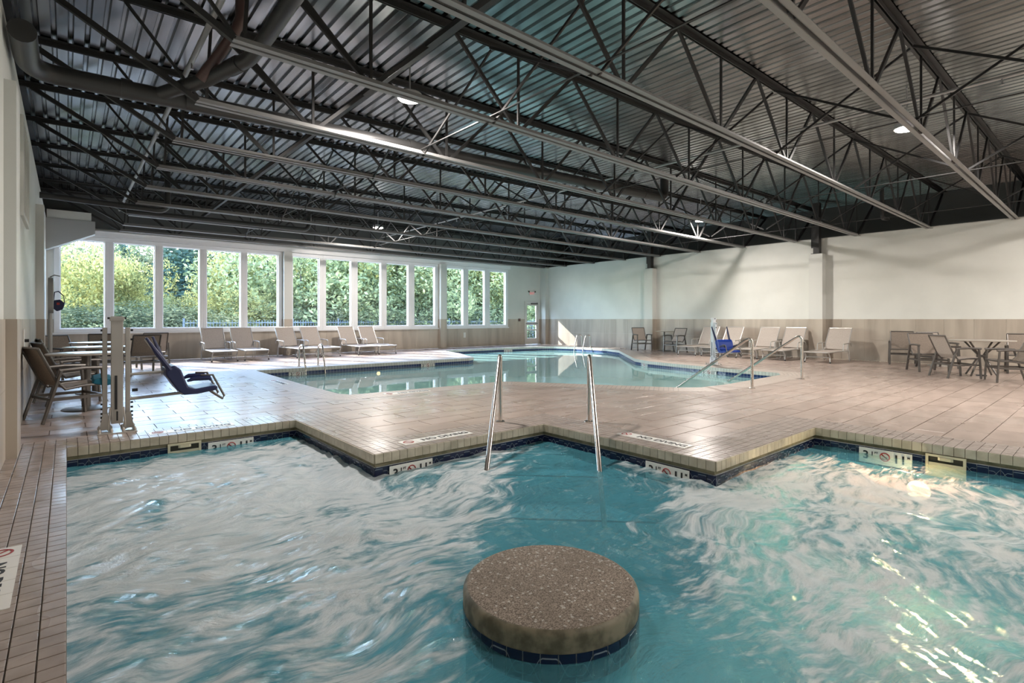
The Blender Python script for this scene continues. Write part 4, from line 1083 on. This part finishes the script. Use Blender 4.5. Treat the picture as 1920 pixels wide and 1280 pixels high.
def leaves(kind, n, seed):
    rnd = random.Random(seed); v = []; f = []; tone = []
    if kind == 'cone': blobs = None
    else: blobs = [(rnd.gauss(0, .24), rnd.gauss(0, .24), rnd.uniform(.28, .86), rnd.uniform(.14, .27)) for _ in range(26)]+[(rnd.gauss(0, .33), rnd.gauss(0, .33), rnd.uniform(.06, .35), rnd.uniform(.12, .22)) for _ in range(12)]
    for i in range(n):
        if kind == 'cone':
            h = 1-math.sqrt(rnd.random()); h = max(.02, h); lay = h*14; rr = (.30*(1-h)+.02)*(.55+.45*abs(math.sin(lay*math.pi)))*rnd.uniform(.5, 1.05); a = rnd.uniform(0, 6.283)
            p_ = Vector((rr*math.cos(a), rr*math.sin(a), h-.05*rr)); s = rnd.uniform(.010, .022); tn = rnd.random()
        else:
            b = blobs[rnd.randrange(len(blobs))]; d = Vector((rnd.gauss(0, 1), rnd.gauss(0, 1), rnd.gauss(0, 1))).normalized()*b[3]*rnd.uniform(.72, 1.08)
            p_ = Vector((b[0]+d.x, b[1]+d.y, b[2]+d.z*.85)); s = rnd.uniform(.011, .024); tn = min(1, max(0, rnd.gauss(.45, .33)))
            if p_.z < .01: p_.z = .01
        a = Vector((rnd.gauss(0, 1), rnd.gauss(0, 1), rnd.gauss(0, 1))).normalized(); b_ = a.orthogonal().normalized(); o_ = len(v)
        v += [p_-a*s, p_+b_*s*.5, p_+a*s, p_-b_*s*.5]; f.append((o_, o_+1, o_+2, o_+3)); tone += [tn]
    me = bpy.data.meshes.new('foliage'); me.from_pydata([tuple(q) for q in v], [], f)
    at = me.attributes.new('tone', 'FLOAT', 'FACE'); at.data.foreach_set('value', tone); return me
trunk = MB().tube([(0, 0, -.05), (.01, 0, .2), (-.01, .01, .5), (0, 0, .8)], [.022, .016, .010, .004], 8).mesh('trunk', m_bark)
FM = {}
for key, kind, n_, mat in (('yellow', 'b', 11000, m_leafy), ('green', 'b', 12000, m_leafg), ('conifer', 'cone', 9000, m_leafd), ('hedge', 'b', 9000, m_leafb)):
    me = leaves(kind, n_, hash(key) % 1 + len(key)); me.materials.append(mat); FM[key] = me
LBL = {'yellow': 'yellow green autumn tree outside', 'green': 'light green leafy tree outside', 'conifer': 'dark bluish conifer outside', 'hedge': 'dark green shrub outside'}
def tree(px, ytop, Y, key, where, wf=1.):
    u = px-960; tt = Y/(746-.6485*u); X = tt*(635.5+.7612*u); h = (1.2+(598-ytop)*tt+.25)*(1.0 if ytop > 530 else 1.10)
    t = thing('tree' if key != 'hedge' else 'shrub', LBL[key]+' '+where, 'tree' if key != 'hedge' else 'shrub', (X, Y, -.25), random.uniform(0, 6), 'trees outside the windows')
    for nm, me in (('foliage', FM[key]), ('trunk', trunk)):
        o = bpy.data.objects.new(nm, me); C.objects.link(o); o.parent = t; o.scale = (h*wf, h*wf, h)
TR = [(145, 478, 28.5, 'yellow', 'in the leftmost window', .8), (185, 470, 33, 'green', 'at right of the leftmost window', .6), (240, 492, 29, 'yellow', 'with orange crown in the second window', .62),
      (120, 462, 44, 'hedge', 'high behind the leftmost window trees', 1.2), (230, 468, 46, 'conifer', 'behind the orange crowned tree', 1.2), (275, 472, 47, 'hedge', 'high at right of the second window', 1.2),
      (318, 466, 40, 'conifer', 'leftmost of three in the third window', 1.6), (342, 472, 41, 'conifer', 'middle of three in the third window', 1.6), (368, 462, 43, 'conifer', 'rightmost of three in the third window', 1.6),
      (362, 552, 27.5, 'yellow', 'low in the third window', .75), (312, 550, 28, 'green', 'low at left of the third window', .7), (398, 485, 42, 'conifer', 'at left of the fourth window', 1.3),
      (436, 480, 30, 'yellow', 'filling the fourth window', .55), (502, 470, 29, 'green', 'filling the fifth window', .7), (465, 540, 27, 'yellow', 'low between fourth and fifth windows', 1.3)]
names = ['sixth', 'seventh', 'eighth', 'ninth', 'tenth', 'eleventh', 'twelfth', 'thirteenth']
for i, px in enumerate((565, 635, 693, 745, 797, 852, 893, 935)):
    TR.append((px, 462+i*3, 28+(i % 3)*.8, 'green' if i % 3 != 2 else 'yellow', 'filling the %s window from left' % names[i], 1.1))
    TR.append((px+25, 455+i*3, 33+(i % 2), 'green', 'behind the tree in the %s window' % names[i], 1.15))
for i, px in enumerate((100, 150, 200, 250, 292, 330, 355, 382, 412, 450, 490)):
    TR.append((px, (474, 470, 478, 476, 482, 474, 470, 478, 492, 496, 486)[i], 50+(i*7) % 5, 'hedge' if i % 3 else 'conifer', 'in the far dark backdrop, number %s from left' % ['one', 'two', 'three', 'four', 'five', 'six', 'seven', 'eight', 'nine', 'ten', 'eleven'][i], 1.5))
TR += [(790, 470, 32, 'conifer', 'peeking high in the tenth window', 1.2)]
for i, px in enumerate((120, 175, 235, 290, 345, 560, 640, 720, 790, 860, 930)):
    TR.append((px, 570 if i < 5 else 575, 26.2 if i < 5 else 25.6, 'hedge', 'low behind the fence, number %s from left' % ['one', 'two', 'three', 'four', 'five', 'six', 'seven', 'eight', 'nine', 'ten', 'eleven'][i], 2.2))
for a in TR: tree(*a)
